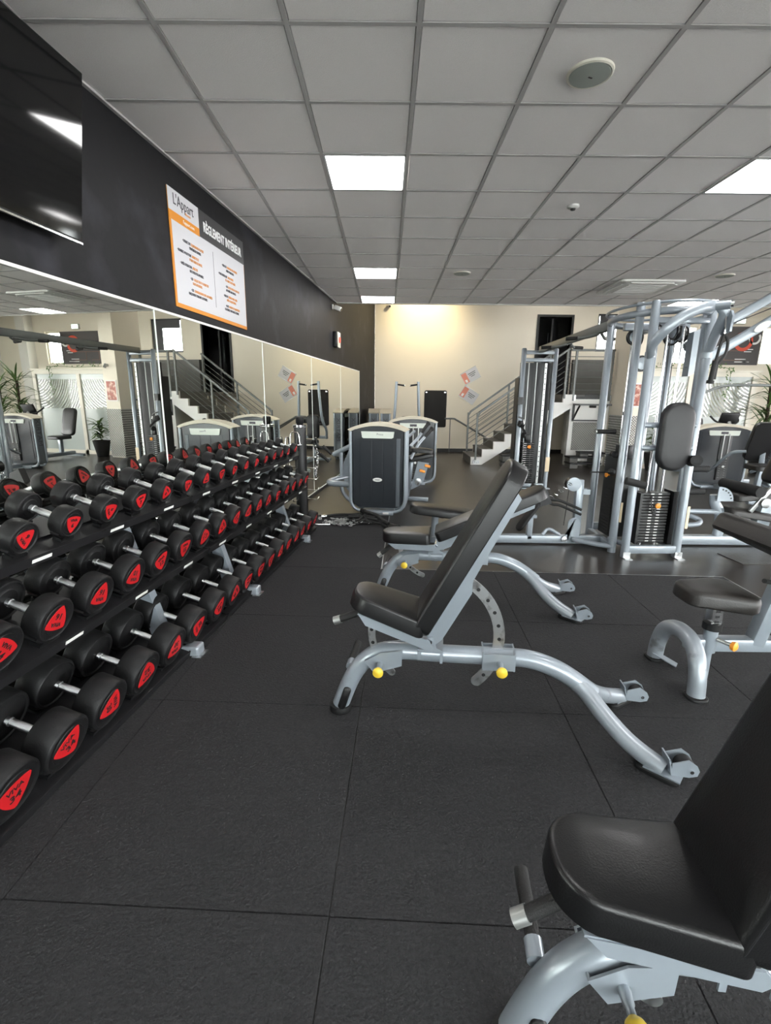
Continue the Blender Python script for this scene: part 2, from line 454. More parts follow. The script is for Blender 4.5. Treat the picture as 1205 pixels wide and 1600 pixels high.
b = BM(); bar(b, W(-5.3, .012, ZC-.002), W(YE*k_-.02, .012, ZC-.002), .024, .012); obj('wall_angle', b, 'ceiling_bar', ceiling, sm=False)

# light panels
pl = {(1, 2): 'lit square ceiling panel nearest above the dumbbell aisle', (1, 7): 'lit square ceiling panel, second along the dumbbell aisle', (1, 10): 'lit square ceiling panel furthest back by the ceiling edge',
      (6, 2): 'lit square ceiling panel at the right edge of the photo', (10, 10): 'lit ceiling panel right behind the top of the multi-gym'}
for (i, j) in LIGHTS:
    x0 = gx0+.6*i; y0 = gy0+.6*j
    if x0+.6 > XR: continue
    t = thing('ceiling_light', pl.get((i, j), 'lit square ceiling panel outside the photo'), 'light', (x0+.3, y0+.3, ZC), 0, 'ceiling light panels')
    b = BM()
    for a in (0, 90, 180, 270):
        m = Matrix.Rotation(R_(a), 3, 'Z'); box(b, m @ Vector((.282, 0, .004)), (.012, .576, .012), (0, 0, R_(a)))
    obj('frame', b, 'panel_frame', t, False)
    b = BM(); bxx(b, -.277, .277, -.277, .277, .002, .010); obj('diffuser', b, 'panel_light', t, False)
for q, (x, y) in enumerate(((1.0, 11.2), (4.2, 12.4), (8.5, 11.4))):  # unseen panels added on the high ceiling to brighten the back hall
    t = thing('hall_fill_panel', 'added fill panel, out of view, on the high ceiling over the '+('stair foot', 'landing', 'glazed screen')[q], 'light', (x, y, ZU), 0, 'added fill panels')
    b = BM(); bxx(b, -.30, .30, -.30, .30, -.03, -.001); obj('frame', b, 'panel_frame', t, False)
    b = BM(); bxx(b, -.28, .28, -.28, .28, -.034, -.0305); obj('diffuser', b, 'panel_light', t, False)
# speakers, sensor, air conditioner
for (x, y, lb) in ((1.03, 2.95, 'round green-grey ceiling loudspeaker nearest the camera'), (.99, 7.06, 'round ceiling loudspeaker far back above the dumbbell aisle'), (4.52, 7.06, 'round ceiling loudspeaker at right beyond the air conditioner')):
    t = thing('ceiling_speaker', lb, 'speaker', (x, y, ZC), 0, 'ceiling loudspeakers')
    b = BM(); lathe(b, [(0.004, .118), (-.006, .116), (-.010, .108), (-.004, .102)], 32, (0, 0, 1)); obj('rim', b, 'speaker_rim', t)
    b = BM(); lathe(b, [(-.004, .103), (-.0105, .100), (-.013, .06), (-.014, .001)], 32, (0, 0, 1)); obj('grille', b, 'speaker_grille', t)
    b = BM(); box(b, (0.005, .005, -.0145), (.024, .008, .002), (0, 0, .4)); obj('badge', b, 'label_ink', t)
t = thing('smoke_detector', 'small round smoke detector on a ceiling tile', 'detector', (1.60, 4.70, ZC))
b = BM(); lathe(b, [(.003, .05), (-.012, .05), (-.02, .04), (-.022, .02)], 20, (0, 0, 1)); obj('base', b, 'ac_white', t)
b = BM(); lathe(b, [(-.021, .022), (-.034, .02), (-.038, .008)], 16, (0, 0, 1)); obj('sensor_head', b, 'plate_dark', t)
t = thing('air_conditioner', 'white ceiling cassette air conditioner above the multi-gym', 'air conditioner', (3.70, 7.72, ZC-.006))
b = BM(); pad(b, rrect(.9, .9, .05), .03, .015, Matrix.Translation((-.45, 0, .004)) @ Matrix.Rotation(PI, 4, 'X')); obj('panel', b, 'ac_white', t)
b = BM(); bxx(b, -.28, .28, -.28, .28, -.034, -.026); obj('intake_grille', b, 'ceiling_bar', t)
b = BM()
for k in range(9): bxx(b, -.27, .27, -.26+k*.062, -.24+k*.062, -.040, -.032)
obj('grille_slats', b, 'ac_white', t)
for a in range(4):
    b = BM(); m = Matrix.Rotation(a*PI/2, 3, 'Z'); box(b, m @ Vector((.37, 0, -.028)), (.06, .6, .012), (0, R_(12), a*PI/2)); obj('louvre', b, 'ac_white', t)

# mirror panels along the left wall
SM = [(-.45, 1.55, 'outside the photo'), (1.55, 3.555, 'nearest the camera'), (3.555, 5.56, 'below the rules sign'), (5.56, 7.52, 'behind the far end of the dumbbells'), (7.52, 9.545, 'second from the far end'), (9.545, 11.585, 'at the far end')]
for k, (a, c, w) in enumerate(SM):
    o = (W(a, 0, .06)+W(c, 0, .06))/2; L = c-a
    t = thing('wall_mirror', 'tall wall mirror panel '+w, 'mirror', o, WA+PI/2, 'wall mirrors')   # local x = along wall, local -y = into room
    b = BM(); bxx(b, -L/2+.003, L/2-.003, -.010, -.001, 0, 2.02); obj('glass', b, 'mirror', t, False)
    b = BM(); bxx(b, L/2-.006, L/2+.004, -.013, -.001, 0, 2.02); bxx(b, -L/2, L/2, -.013, -.001, -.012, .0); obj('polished_edge', b, 'mirror_edge', t, False)
b = BM(); bar(b, W(-.45, .008, 2.088), W(11.585, .008, 2.088), .016, .016); struct('trim_2', b, 'trim_white')
b = BM(); bar(b, W(-.45, .008, .024), W(14.05, .008, .024), .016, .048); struct('baseboard_left', b, 'plate_dark')

# ================================================================== LEFT WALL ITEMS
# television, tilted down on its bracket
TVW, TVH = 1.34, .76
tvc = W(2.814-TVW/2, .135, 2.655)
t = thing('television', 'black flat-screen television tilted down high on the dark wall', 'television', tvc, 0, None, (R_(8.3), 0, WA+PI/2))
b = BM(); bxx(b, -TVW/2, TVW/2, -.018, .022, -TVH/2, TVH/2, .006); obj('housing', b, 'bezel', t)
b = BM(); bxx(b, -TVW/2+.006, TVW/2-.006, -.0195, -.017, -TVH/2+.014, TVH/2-.006); obj('screen', b, 'screen', t, False)
b = BM(); bxx(b, -TVW/2, TVW/2, -.021, -.014, -TVH/2-.003, -TVH/2+.006); obj('chrome_lip', b, 'chrome', t, False)
b = BM(); bxx(b, -.2, .2, .022, .035, -.2, .2); bxx(b, -.06, .06, .030, .09, -.1, .1); obj('wall_bracket', b, 'plastic_black', t, False)

# rules sign
SL, SH = 1.31, .80
sg = thing('rules_sign', 'white gym rules board with orange border and dark title band', 'sign', W(4.52, 0, 2.157), WA+PI/2)
# local x runs along the wall towards the back; seen from the room the sign's left is the near end (low s) = local -x
def sgbox(nm, x0, x1, z0, z1, y0, y1, m):
    b = BM(); bxx(b, x0, x1, y0, y1, z0, z1); return obj(nm, b, m, sg, False)
sgbox('board', -SL/2, SL/2, 0, SH, -.006, -.001, 'sign_orange')
sgbox('text_field', -SL/2+.025, SL/2-.008, .030, SH*.745, -.0075, -.005, 'sign_white')
sgbox('title_band', -SL/2+.44, SL/2, SH*.745, SH, -.0075, -.005, 'sign_dark')
sgbox('logo_field', -SL/2, -SL/2+.44, SH*.815, SH, -.0078, -.005, 'sign_white')
sgbox('orange_field', -SL/2, -SL/2+.44, SH*.740, SH*.815, -.0079, -.005, 'sign_orange')
sgbox('divider', -.004, .0, .10, .54, -.0082, -.007, 'ink_dark')
def st(nm, s, x, z, size, m, align='CENTER', sx=1., bold=0.): text(nm, s, size, m, sg, axes((x, -.0088, z), (1, 0, 0), (0, 0, 1)), align, sx, bold)
st('title_text', 'RÈGLEMENT INTÉRIEUR', .225, .685, .100, 'ink_white', sx=.70, bold=.003)
st('logo_text', "L'Appart", -.445, .735, .105, 'ink_dark', sx=.8)
st('logo_mark', "fitness", -.385, .686, .030, 'ink_orange')
st('address_text', "l'appart.com", -.38, .622, .034, 'ink_white')
Lc = [('• UTILISEZ DES', 'ÉQUIPEMENTS DE SPORT', "D'INTÉRIEUR PROPRES."), ("• MUNISSEZ-VOUS D'UNE", 'SERVIETTE ET', "D'UNE TENUE DE SPORT."), ('• APRÈS UTILISATION,', 'MERCI DE', 'NETTOYER VOS APPAREILS.'),
      ('• LES', 'CASQUETTES ET CLAQUETTES', 'SONT INTERDITES.'), ('• LES', 'CONVERSATIONS SONT AUTORISÉES', 'UNIQUEMENT PENDANT LES PAUSES.')]
Rc = [('• MERCI DE', 'RERANGER VOS APPAREILS', 'APRÈS UTILISATION.'), ('• POUR ENTRER UNE', 'TENUE PROPRE', 'ET CORRECTE EST EXIGÉE.'), ('• LES', 'SACS DE SPORT NE SONT PAS', 'AUTORISÉS AUX ESPACES.'), ('• MERCI DE', 'LIBÉRER VOTRE CASIER', 'APRÈS CHAQUE SÉANCE.'), ('• IL EST', 'INTERDIT DE TRANSPORTER', "LE MATÉRIEL D'UNE SALLE À L'AUTRE.")]
for col, xs, z0 in ((Lc, -.31, .490), (Rc, .32, .480)):
    for k, (a, o_, c_) in enumerate(col):
        z = z0-k*.083
        st('rule_text', a, xs-.07, z, .027, 'ink_dark', 'RIGHT', .66, .0004); st('rule_text', o_, xs-.06, z, .027, 'ink_orange', 'LEFT', .66, .0004)
        st('rule_text', c_, xs, z-.031, .027, 'ink_dark' if k % 2 == 0 else 'ink_orange', 'CENTER', .66, .0004)

# small fittings high on the dark wall
t = thing('alarm_light', 'small alarm box with red lens on the dark wall', 'alarm', W(9.15, 0, 2.5), WA+PI/2)
b = BM(); bxx(b, -.16, .10, -.07, -.001, -.13, .13, .01); obj('housing', b, 'plastic_black', t)
b = BM(); bxx(b, -.10, .10, -.085, -.06, -.13, .13, .01); obj('face_plate', b, 'speaker_rim', t)
b = BM(); lathe(b, [(0, .055), (.012, .05), (.02, .02)], 20, (0, -1, 0), (0, -.084, 0)); obj('red_lens', b, 'red_lamp', t)
def camera_unit(loc, rz, lb):
    t = thing('security_camera', lb, 'camera', loc, rz)
    b = BM(); bxx(b, -.03, .03, -.03, -.001, -.04, .04, .006); cyl(b, (0, -.03, 0), (0, -.07, -.01), .012); obj('wall_bracket', b, 'ac_white', t)
    b = BM(); box(b, (0, -.10, -.02), (.07, .12, .07), (R_(20), 0, 0), .01); obj('housing', b, 'ac_white', t)
    b = BM(); cyl(b, (0, -.15, -.04), (0, -.166, -.046), .025); obj('lens', b, 'lens', t)
camera_unit(W(8.98, 0, 3.02), WA+PI/2, 'small white security camera on the dark wall below the ceiling')
camera_unit((.05, YB, 3.93), 0, 'small security camera high on the cream wall by the dark corner')

# ================================================================== DUMBBELL RACKS
TILT = R_(17.5)
TIERS = {   # front face offset and height, head radius, head length, handle length
    'top': dict(off=.40, z=.957, r=.068, h=.068, g=.137), 'mid': dict(off=.50, z=.627, r=.092, h=.082, g=.140), 'bot': dict(off=.605, z=.178, r=.110, h=.114, g=.152)}
ax = WN*math.cos(TILT)-Vector((0, 0, math.sin(TILT)))          # front direction of the dumbbell axis
nrm = WN*math.sin(TILT)+Vector((0, 0, math.cos(TILT)))         # shelf normal
S = {'top': [1.88, 2.13, 2.378, 2.622, 2.87, 3.117, 3.36, 3.60, 3.822, 4.055, 4.276, 4.50, 4.728, 4.94, 5.15, 5.40],
     'mid': [1.615, 1.862, 2.115, 2.36, 2.595, 2.842, 3.092, 3.347, 3.582, 3.808, 4.036, 4.255, 4.50, 4.76, 4.98, 5.21, 5.44],
     'bot': [1.468, 1.713, 1.963, 2.222, 2.484, 2.735, 3.01, 3.262, 3.484, 3.74, 3.972, 4.22, 4.447, 4.70, 4.91, 5.15, 5.40]}
KG = {'top': [6, 6, 9, 7, 8, 8, 5, 7, 5, 4, 4, 3, 3, 2, 2, 1], 'mid': [14, 16, 16, 10, 12, 15, 10, 14, 12, 18, 16, 20, 18, 12, 11, 14, 10], 'bot': [34, 34, 30, 32, 30, 28, 26, 28, 24, 26, 22, 24, 22, 20, 20, 18, 18]}
def head_prof(r, h): return [(0, r*.55), (.004, r*.60), (.006, r*.86), (.0, r*.90), (.002, r*.965), (.008, r), (h*.5, r*1.0), (h-.008, r), (h-.002, r*.962), (h, r*.90), (h-.004, r*.84), (h-.004, r*.70), (h-.001, r*.67), (h-.002, .001)]
def reuleaux(r, n=8):
    out = []
    V = [(math.cos(R_(-90+120*k))*r*1.12, math.sin(R_(-90+120*k))*r*1.12) for k in range(3)]
    for k in range(3):
        p, q = V[k], V[(k+1) % 3]; m_ = ((p[0]+q[0])/2, (p[1]+q[1])/2); L = math.hypot(*m_)
        for j in range(n):
            u = .05+.90*j/(n-1); bul = .17*r*4*u*(1-u)
            out.append((p[0]+(q[0]-p[0])*u+m_[0]/L*bul, p[1]+(q[1]-p[1])*u+m_[1]/L*bul))
    return out
DBM = {}
for tn, d in TIERS.items():
    r, h, g = d['r'], d['h'], d['g']; L = 2*h+g
    b = BM(); lathe(b, head_prof(r, h), 36, (1, 0, 0), (L/2-h, 0, 0)); hf = mesh_of('head', b, 'rubber_black')
    b = BM(); lathe(b, head_prof(r, h), 36, (-1, 0, 0), (-(L/2-h), 0, 0)); hr = mesh_of('head', b, 'rubber_black')
    b = BM(); lathe(b, [(-g/2-.01, .0155), (-g/2+.012, .0155), (-g/2+.013, .0185), (-g/2+.018, .0185), (-g/2+.020, .0145), (0, .0165), (g/2-.020, .0145), (g/2-.018, .0185), (g/2-.013, .0185), (g/2-.012, .0155), (g/2+.01, .0155)], 16); hd = mesh_of('handle', b, 'knurled')
    lr = r*.635; lab = []
    for sgn in (1, -1):
        b = BM(); prism(b, [(sgn*(L/2-.003), y, z) for y, z in reuleaux(lr)], (sgn*.0035, 0, 0)); lab.append(mesh_of('end_label', b, 'red_label', False))
    DBM[tn] = (hf, hr, hd, lab, L, lr)
ORD = ['nearest', 'second', 'third', 'fourth', 'fifth', 'sixth', 'seventh', 'eighth', 'ninth', 'tenth', 'eleventh', 'twelfth', 'thirteenth', 'fourteenth', 'fifteenth', 'sixteenth', 'seventeenth']
TN = {'top': 'top', 'mid': 'middle', 'bot': 'bottom'}
AXC = {}
for tn, d in TIERS.items():
    hf, hr, hd, lab, L, lr = DBM[tn]
    for k, s in enumerate(S[tn]):
        sc = 1.0
        if tn == 'top': sc = 1.0 - .012*max(0, k-3)
        if tn == 'mid': sc = 1.0 - .009*max(0, k-3)
        if tn == 'bot': sc = 1.02 - .012*k
        P = W(s, d['off'], d['z'])-ax*(L/2*sc)+Vector((0, 0, random.uniform(-.002, .002)))-nrm*(d['r']*(1-sc))
        roll = random.choice([0, 0, 30, 60, 90, 120, 150, 180, -40, -70])+random.uniform(-12, 12)
        t = thing('dumbbell', ('black dumbbell with red %d kg label, %s from the near end of the %s shelf' % (KG[tn][k], ORD[k] if k else 'first', TN[tn])), 'dumbbell', P, 0, 'dumbbells on the rack', (R_(roll), TILT, WA))
        t.scale = (sc, sc, sc)
        for me, nm in ((hf, 'head'), (hr, 'head'), (hd, 'handle')):
            o = bpy.data.objects.new(nm, me); C.objects.link(o); o.parent = t
        for q, sgn in ((0, 1), (1, -1)):
            o = bpy.data.objects.new('end_label', lab[q]); C.objects.link(o); o.parent = t; o['label'] = 'red rounded triangle end label'
            if q == 0 or tn == 'top':
                yv = Vector((0, 0, 1)); xv = Vector((0, sgn, 0))
                text('lettering', 'VIVA', lr*.42, 'label_ink', o, axes((sgn*(L/2+.001), 0, lr*.30), xv, yv), sx=1.1, bold=.0006)
                text('lettering', str(KG[tn][k]), lr*.62, 'label_ink', o, axes((sgn*(L/2+.001), 0, -lr*.28), xv, yv), sx=1.1, bold=.0008)

RACKS = [(.80, 3.155, 1.28, 2.70, 'three-tier black and silver dumbbell rack nearest the camera'), (3.165, 5.52, 3.62, 5.04, 'three-tier black and silver dumbbell rack further from the camera')]
def cradle(r, w):
    b = BM(); n = 10
    for (w_, r0, r1) in ((w, r+.001, r+.010),):
        o = []; i = []
        for k in range(n+1):
            a = R_(270-52+104*k/n); o.append((math.cos(a)*r1, math.sin(a)*r1)); i.append((math.cos(a)*r0, math.sin(a)*r0))
        prism(b, [(-w_/2, y, z) for y, z in o+i[::-1]], (w_, 0, 0))
    bxx(b, -w/2, w/2, -r*.55, r*.55, -r-.022, -r-.006)
    return mesh_of('cradle', b, 'plastic_black')
CRD = {tn: cradle(d['r'], d['h']*.62) for tn, d in TIERS.items()}
for (s0, s1, f0, f1, lb) in RACKS:
    t = thing('dumbbell_rack', lb, 'rack', W((s0+s1)/2, 0, MT), 0)
    def wp(name, b, m, sm=False, t=t): return wpart(name, b, m, t, sm)
    for fs in (f0, f1):
        b = BM(); bar(b, W(fs, .06, .045), W(fs, .63, .045), .085, .062, .012); wp('foot', b, 'frame_worn')
        b = BM(); bar(b, W(fs, .59, .014), W(fs, .645, .014), .10, .006); wp('foot_plate', b, 'steel')
        b = BM(); prism(b, [tuple(W(fs-.03, o_, z_)) for o_, z_ in ((.36, .07), (.45, .07), (.20, .90), (.12, .90))], WT*.06); wp('upright', b, 'frame_silver')
        for tn, d in TIERS.items():
            if tn == 'bot': continue
            P = W(fs, d['off'], d['z'])-nrm*(d['r']+.045)
            b = BM(); prism(b, [tuple(P+WT*-.05-ax*.30), tuple(P+WT*-.05-ax*.02), tuple(P+WT*-.05-ax*.05-nrm*.07), tuple(P+WT*-.05-ax*.30-nrm*.10)], WT*.10); wp('shelf_bracket', b, 'frame_silver')
    for tn, d in TIERS.items():
        L = DBM[tn][4]
        def Q(s, a, n_): return W(s, d['off'], d['z'])-ax*a+nrm*(-d['r']-n_)
        b = BM()
        prism(b, [tuple(Q(s0+.005, *p)) for p in ((-.012, .022), (L-.02, .022), (L-.02, .030), (-.012, .030))], WT*(s1-s0-.01)); wp('shelf', b, 'shelf_black')
        b = BM(); prism(b, [tuple(Q(s0+.005, *p)) for p in ((-.020, .014), (-.012, .014), (-.012, .050), (-.020, .058))], WT*(s1-s0-.01)); wp('shelf_lip', b, 'shelf_black')
        b = BM(); prism(b, [tuple(Q(s0+.005, *p)) for p in ((L*.30, .010), (L*.70, .010), (L*.66, .021), (L*.34, .021))], WT*(s1-s0-.01)); wp('shelf_rail', b, 'shelf_black')
        if tn != 'bot':
            s = 1.954-.94
            while s < s1-.1:
                if s > s0+.05:
                    b = BM(); prism(b, [tuple(Q(s-.05, *p)) for p in ((-.0205, .028), (-.0225, .028), (-.0225, .043), (-.0205, .043))], WT*.10); wp('weight_strip', b, 'white_label')
                s += .235*2
        for s in S[tn]:
            if s0 < s <= s1+.02:
                for a in (d['h']*.5, L-d['h']*.5):
                    o = bpy.data.objects.new('cradle', CRD[tn]); C.objects.link(o); o.parent = t
                    o.matrix_local = Matrix.Translation(W(s, d['off'], d['z'])-ax*a-t.location) @ Euler((0, TILT, WA)).to_matrix().to_4x4()

# ================================================================== ADJUSTABLE BENCHES
def Xf(o, d_, up_):
    """pad frame: local x along d_, local z along up_ (2D directions in the xz plane)"""
    x = Vector((d_[0], 0, d_[1])).normalized(); z = Vector((up_[0], 0, up_[1])).normalized(); y = z.cross(x)
    m = Matrix((x, y, z)).transposed().to_4x4(); m.translation = (o[0], 0, o[1]); return m
def bench(loc, ang, seat_t, back_t, lb, knob2=True):
    t = thing('adjustable_bench', lb, 'bench', (loc[0], loc[1], MT), ang, 'adjustable benches')
    # spine
    sp = cr([(-.012, 0, .03), (.02, 0, .12), (.055, 0, .20), (.105, 0, .272), (.17, 0, .322), (.25, 0, .337), (.50, 0, .340), (.78, 0, .345), (.88, 0, .338), (.975, 0, .308), (1.06, 0, .262), (1.16, 0, .19)], 5)
    b = BM(); tube(b, sp, .041, 18, up=(0, 1, 0)); obj('main_tube', b, 'frame_silver', t)
    # rear foot: end shoe and black guard pad
    b = BM(); lathe(b, [(0, .052), (.012, .054), (.03, .050), (.034, .04)], 20, (0, 0, 1), (-.014, 0, -.0)); obj('foot_cap', b, 'rubber_black', t)
    b = BM(); pad(b, rrect(.125, .038, .0185), .014, .006, axes((-.004, -.036, .030), (.30, 0, .954), (-.954, 0, .30)) ); obj('foot_guard', b, 'plastic_black', t)
    # front legs, spread
    for sgn in (-1, 1):
        pts = cr([(1.075, 0, .250), (1.13, sgn*.03, .205), (1.20, sgn*.10, .135), (1.28, sgn*.175, .075), (1.385, sgn*.25, .028)], 5)
        b = BM(); tube(b, pts, .038, 16); obj('front_leg', b, 'frame_worn', t)
        d = Vector((.10, sgn*.075, 0)).normalized()
        b = BM(); pad(b, rrect(.17, .085, .040), .022, .006, Matrix.Translation((1.30, sgn*.19, 0)) @ Matrix.Rotation(math.atan2(d.y, d.x), 4, 'Z')); obj('foot_shoe', b, 'rubber_black', t)
        b = BM(); bar(b, (1.33, sgn*.215, .026), (1.44, sgn*.295, .026), .075, .006); obj('shoe_plate', b, 'frame_silver', t)
        # wheel fork with wheel
        b = BM()
        for w_ in (-.034, .034):
            prism(b, [(x, sgn*.25+w_-.002, z) for x, z in ((1.40, .03), (1.47, .026), (1.50, .035), (1.506, .058), (1.495, .08), (1.46, .105), (1.40, .085))], (0, .004, 0))
        prism(b, [(1.40, sgn*.25-.036, .03), (1.40, sgn*.25+.036, .03), (1.385, sgn*.25+.036, .10), (1.385, sgn*.25-.036, .10)], (.006, 0, 0)); obj('wheel_fork', b, 'frame_silver', t, False)
        b = BM(); lathe(b, [(-.022, .028), (-.02, .036), (.02, .036), (.022, .028)], 20, (0, 1, 0), (1.462, sgn*.25, .056)); obj('wheel', b, 'rubber_black', t)
        b = BM(); cyl(b, (1.475, sgn*.25-.042, .055), (1.475, sgn*.25+.042, .055), .008, 10); obj('axle', b, 'chrome', t)
    # hinge block
    b = BM()
    for y in (-.065, .065): prism(b, [(x, y-.003, z) for x, z in ((.36, .335), (.36, .378), (.395, .385), (.40, .448), (.428, .455), (.445, .40), (.475, .385), (.475, .325), (.462, .325), (.462, .375), (.375, .375), (.375, .335))], (0, .006, 0))
    bxx(b, .36, .475, -.065, .065, .375, .388); obj('hinge_bracket', b, 'frame_silver', t, False)
    b = BM(); cyl(b, (.412, -.078, .432), (.412, .078, .432), .013, 12); obj('pivot', b, 'chrome', t)
    hinge = Vector((.412, .432))
    # seat
    sd = Vector((-math.cos(seat_t), math.sin(seat_t))); su = Vector((math.sin(seat_t), math.cos(seat_t)))
    base = hinge+sd*.040+su*.012
    out = rrect(.36, .275, [.03, .03, .10, .10], 7, .225)
    Xs = Xf(base+su*.016, sd, su)
    b = BM(); pad(b, out, .078, .013, Xs); st_ = obj('seat_pad', b, 'vinyl_black', t)
    b = BM(); seam(b, out, .066, .0022, Xs); obj('seam', b, 'pad_side', st_)
    b = BM()
    for y in (-.108, .108): prism(b, [tuple(Vector((p.x, y-.003, p.y))) for p in [base+sd*a_+su*h_ for a_, h_ in ((-.058, -.012), (-.035, -.036), (.255, -.026), (.30, .012), (-.03, .012))]], (0, .006, 0))
    q0 = base+su*.012
    box(b, Vector((q0.x+sd.x*.16, 0, q0.y+sd.y*.16)), (.29, .215, .006), Matrix.Rotation(-math.atan2(sd.y, sd.x)+PI, 3, 'Y')); obj('seat_frame', b, 'frame_silver', t, False)
    # back
    bd = Vector((math.cos(back_t), math.sin(back_t))); bu = Vector((-math.sin(back_t), math.cos(back_t)))
    bb = hinge+bd*.035+bu*.015
    out = rrect(.84, .275, [.035, .035, .095, .095], 7, .25)
    Xb = Xf(bb+bu*.018, bd, bu)
    b = BM(); pad(b, out, .078, .014, Xb); bp_ = obj('back_pad', b, 'vinyl_black', t)
    b = BM(); seam(b, out, .066, .0022, Xb); obj('seam', b, 'pad_side', bp_)
    b = BM()
    for y in (-.062, .062): prism(b, [tuple(Vector((p.x, y-.003, p.y))) for p in [bb+bd*a_+bu*h_ for a_, h_ in ((-.04, -.045), (.0, -.06), (.26, -.06), (.31, -.035), (.40, -.030), (.72, -.020), (.74, .014), (-.02, .014))]], (0, .006, 0))
    q0 = bb+bu*.014+bd*.37
    box(b, Vector((q0.x, 0, q0.y)), (.72, .14, .007), Matrix.Rotation(-math.atan2(bd.y, bd.x), 3, 'Y')); obj('back_frame', b, 'frame_silver', t, False)
    # toothed arcs (plates with holes)
    rad = .315; a_top = math.degrees(math.atan2(*(bb+bd*.27-bu*.05-hinge).yx))
    def arc(nm, c, r, a0, a1, w, holes):
        b = BM(); ring_arc(b, c.x, c.y, r-w/2, r+w/2, a0, a1, .010, 0, 18)
        for a in (a0, a1):
            e = (c.x+math.cos(R_(a))*r, c.y+math.sin(R_(a))*r); cyl(b, (e[0], -.005, e[1]), (e[0], .005, e[1]), w/2, 16)
        o = obj(nm, b, 'steel', t)
        for k in range(holes):
            a = R_(a0+(a1-a0)*(k+.6)/(holes+.3)); e = (c.x+math.cos(a)*r, c.y+math.sin(a)*r)
            b = BM(); cyl(b, (e[0], -.0062, e[1]), (e[0], .0062, e[1]), .0085, 12); obj('hole', b, 'plastic_black', o)
    arc('back_arc', hinge, rad, a_top, a_top-100, .050, 8)
    a_s = 180-math.degrees(seat_t)
    arc('seat_arc', hinge, .272, a_s+8, a_s+68, .034, 4)
    # brackets with pull pins
    b = BM()
    for y in (-.052, .052): prism(b, [(x, y-.003, z) for x, z in ((.655, .300), (.800, .304), (.798, .382), (.653, .378))], (0, .006, 0))
    bxx(b, .653, .660, -.052, .052, .300, .385); bxx(b, .793, .800, -.052, .052, .300, .385); obj('pin_bracket', b, 'frame_silver', t, False)
    b = BM()
    for y in (-.052, .052): prism(b, [(x, y-.003, z) for x, z in ((.113, .300), (.16, .243), (.288, .290), (.290, .366), (.19, .350))], (0, .006, 0))
    prism(b, [(.113, -.052, .300), (.113, .052, .300), (.16, .052, .243), (.16, -.052, .243)], (.005, 0, .004)); obj('pin_bracket', b, 'frame_silver', t, False)
    for x, z in ((.187, .292), (.732, .336)):
        b = BM(); lathe(b, [(0, .014), (.03, .012), (.034, .009), (.055, .009)], 14, (0, -1, 0), (x, -.054, z)); pn = obj('pull_pin', b, 'frame_silver', t)
        b = BM(); lathe(b, [(0, .010), (.008, .019), (.018, .024), (.028, .024), (.034, .017), (.036, .004)], 20, (0, -1, 0), (x, -.104, z)); obj('knob', b, 'yellow', pn, label='yellow round pull knob')
    # handle under the seat front
    hd_ = Matrix.Rotation(R_(38), 2) @ sd; h0 = base+sd*.27-su*.0; h1 = base+sd*.285-su*.025+hd_*.125
    b = BM(); cyl(b, (h0.x, 0, h0.y), (h1.x, 0, h1.y), .017, 14); obj('seat_handle', b, 'rubber_grip', t)
    h2 = h1-hd_*.012; h3 = h1+hd_*.022
    b = BM(); cyl(b, (h2.x, 0, h2.y), (h3.x, 0, h3.y), .020, 14); obj('handle_collar', b, 'alu', t)
    b = BM(); cyl(b, (.03, .03, .215), (.03, .075, .22), .022, 14); obj('grip_stub', b, 'frame_silver', t)
    b = BM(); cyl(b, (.03, .07, .22), (.03, .25, .225), .019, 14); obj('side_grip', b, 'rubber_grip', t)
    return t
bench((-.2, 2.10), R_(-6.7), R_(18), R_(62), 'adjustable bench with upright back and tilted seat in the centre of the mats')
bench((-.03, 3.54), R_(-7.5), R_(-2), R_(25), 'adjustable bench with low back and flat seat behind the central bench')
bench((.330, .834), R_(-5.7), R_(6), R_(71.5), 'adjustable bench cut off by the lower right corner of the photo')

# ================================================================== MULTI-GYM
G0 = Vector((2.617, 5.0, 0))
mg = thing('multi_gym', 'large silver four-station cable multi-gym with weight stacks right of centre', 'gym machine', G0)
def g(name, b, m='frame_silver', sm=True, label=None): return wpart(name, b, m, mg, sm, label)
PO = dict(A=(2.325, 5.34, 2.36), B=(2.305, 4.72, 2.375), Cc=(2.36, 4.56, 2.365), D=(2.874, 4.575, 2.30), E=(2.935, 4.74, 2.34), F=(2.935, 5.30, 2.34), G=(2.38, 5.47, 2.34), H=(2.86, 5.47, 2.34))
for k, (x, y, z) in PO.items():
    b = BM(); lathe(b, [(0, .039), (.01, .039), (z-.012, .038), (z-.004, .034), (z, .02)], 18, (0, 0, 1), (x, y, 0)); g('post', b)
for k in ('Cc', 'D'):
    x, y, z = PO[k]
    b = BM(); lathe(b, [(1.88, .0395), (1.882, .044), (1.93, .044), (1.932, .0395)], 18, (0, 0, 1), (x, y, 0)); g('collar', b)
    b = BM(); bxx(b, x-.035, x+.035, y-.105, y-.02, .0, .008); bxx(b, x-.035, x+.035, y-.05, y-.042, .0, .06); g('floor_clip', b, 'steel', False)
for (p, q, z, w, h) in (('Cc', 'D', .08, .06, .08), ('B', 'A', .06, .06, .06), ('E', 'F', .06, .06, .06), ('G', 'H', .08, .06, .08)):
    b = BM(); bar(b, (*PO[p][:2], z), (*PO[q][:2], z), w, h, .01); g('base_bar', b)
b = BM(); tube(b, cr([(2.33, 4.86, .10), (2.40, 4.72, .09), (2.44, 4.60, .07)], 4), .028, 12); g('brace_tube', b)
b = BM(); tube(b, cr([(1.98, 4.93, .065), (2.15, 4.80, .06), (2.31, 4.70, .06)], 4), .026, 12); g('brace_tube', b)
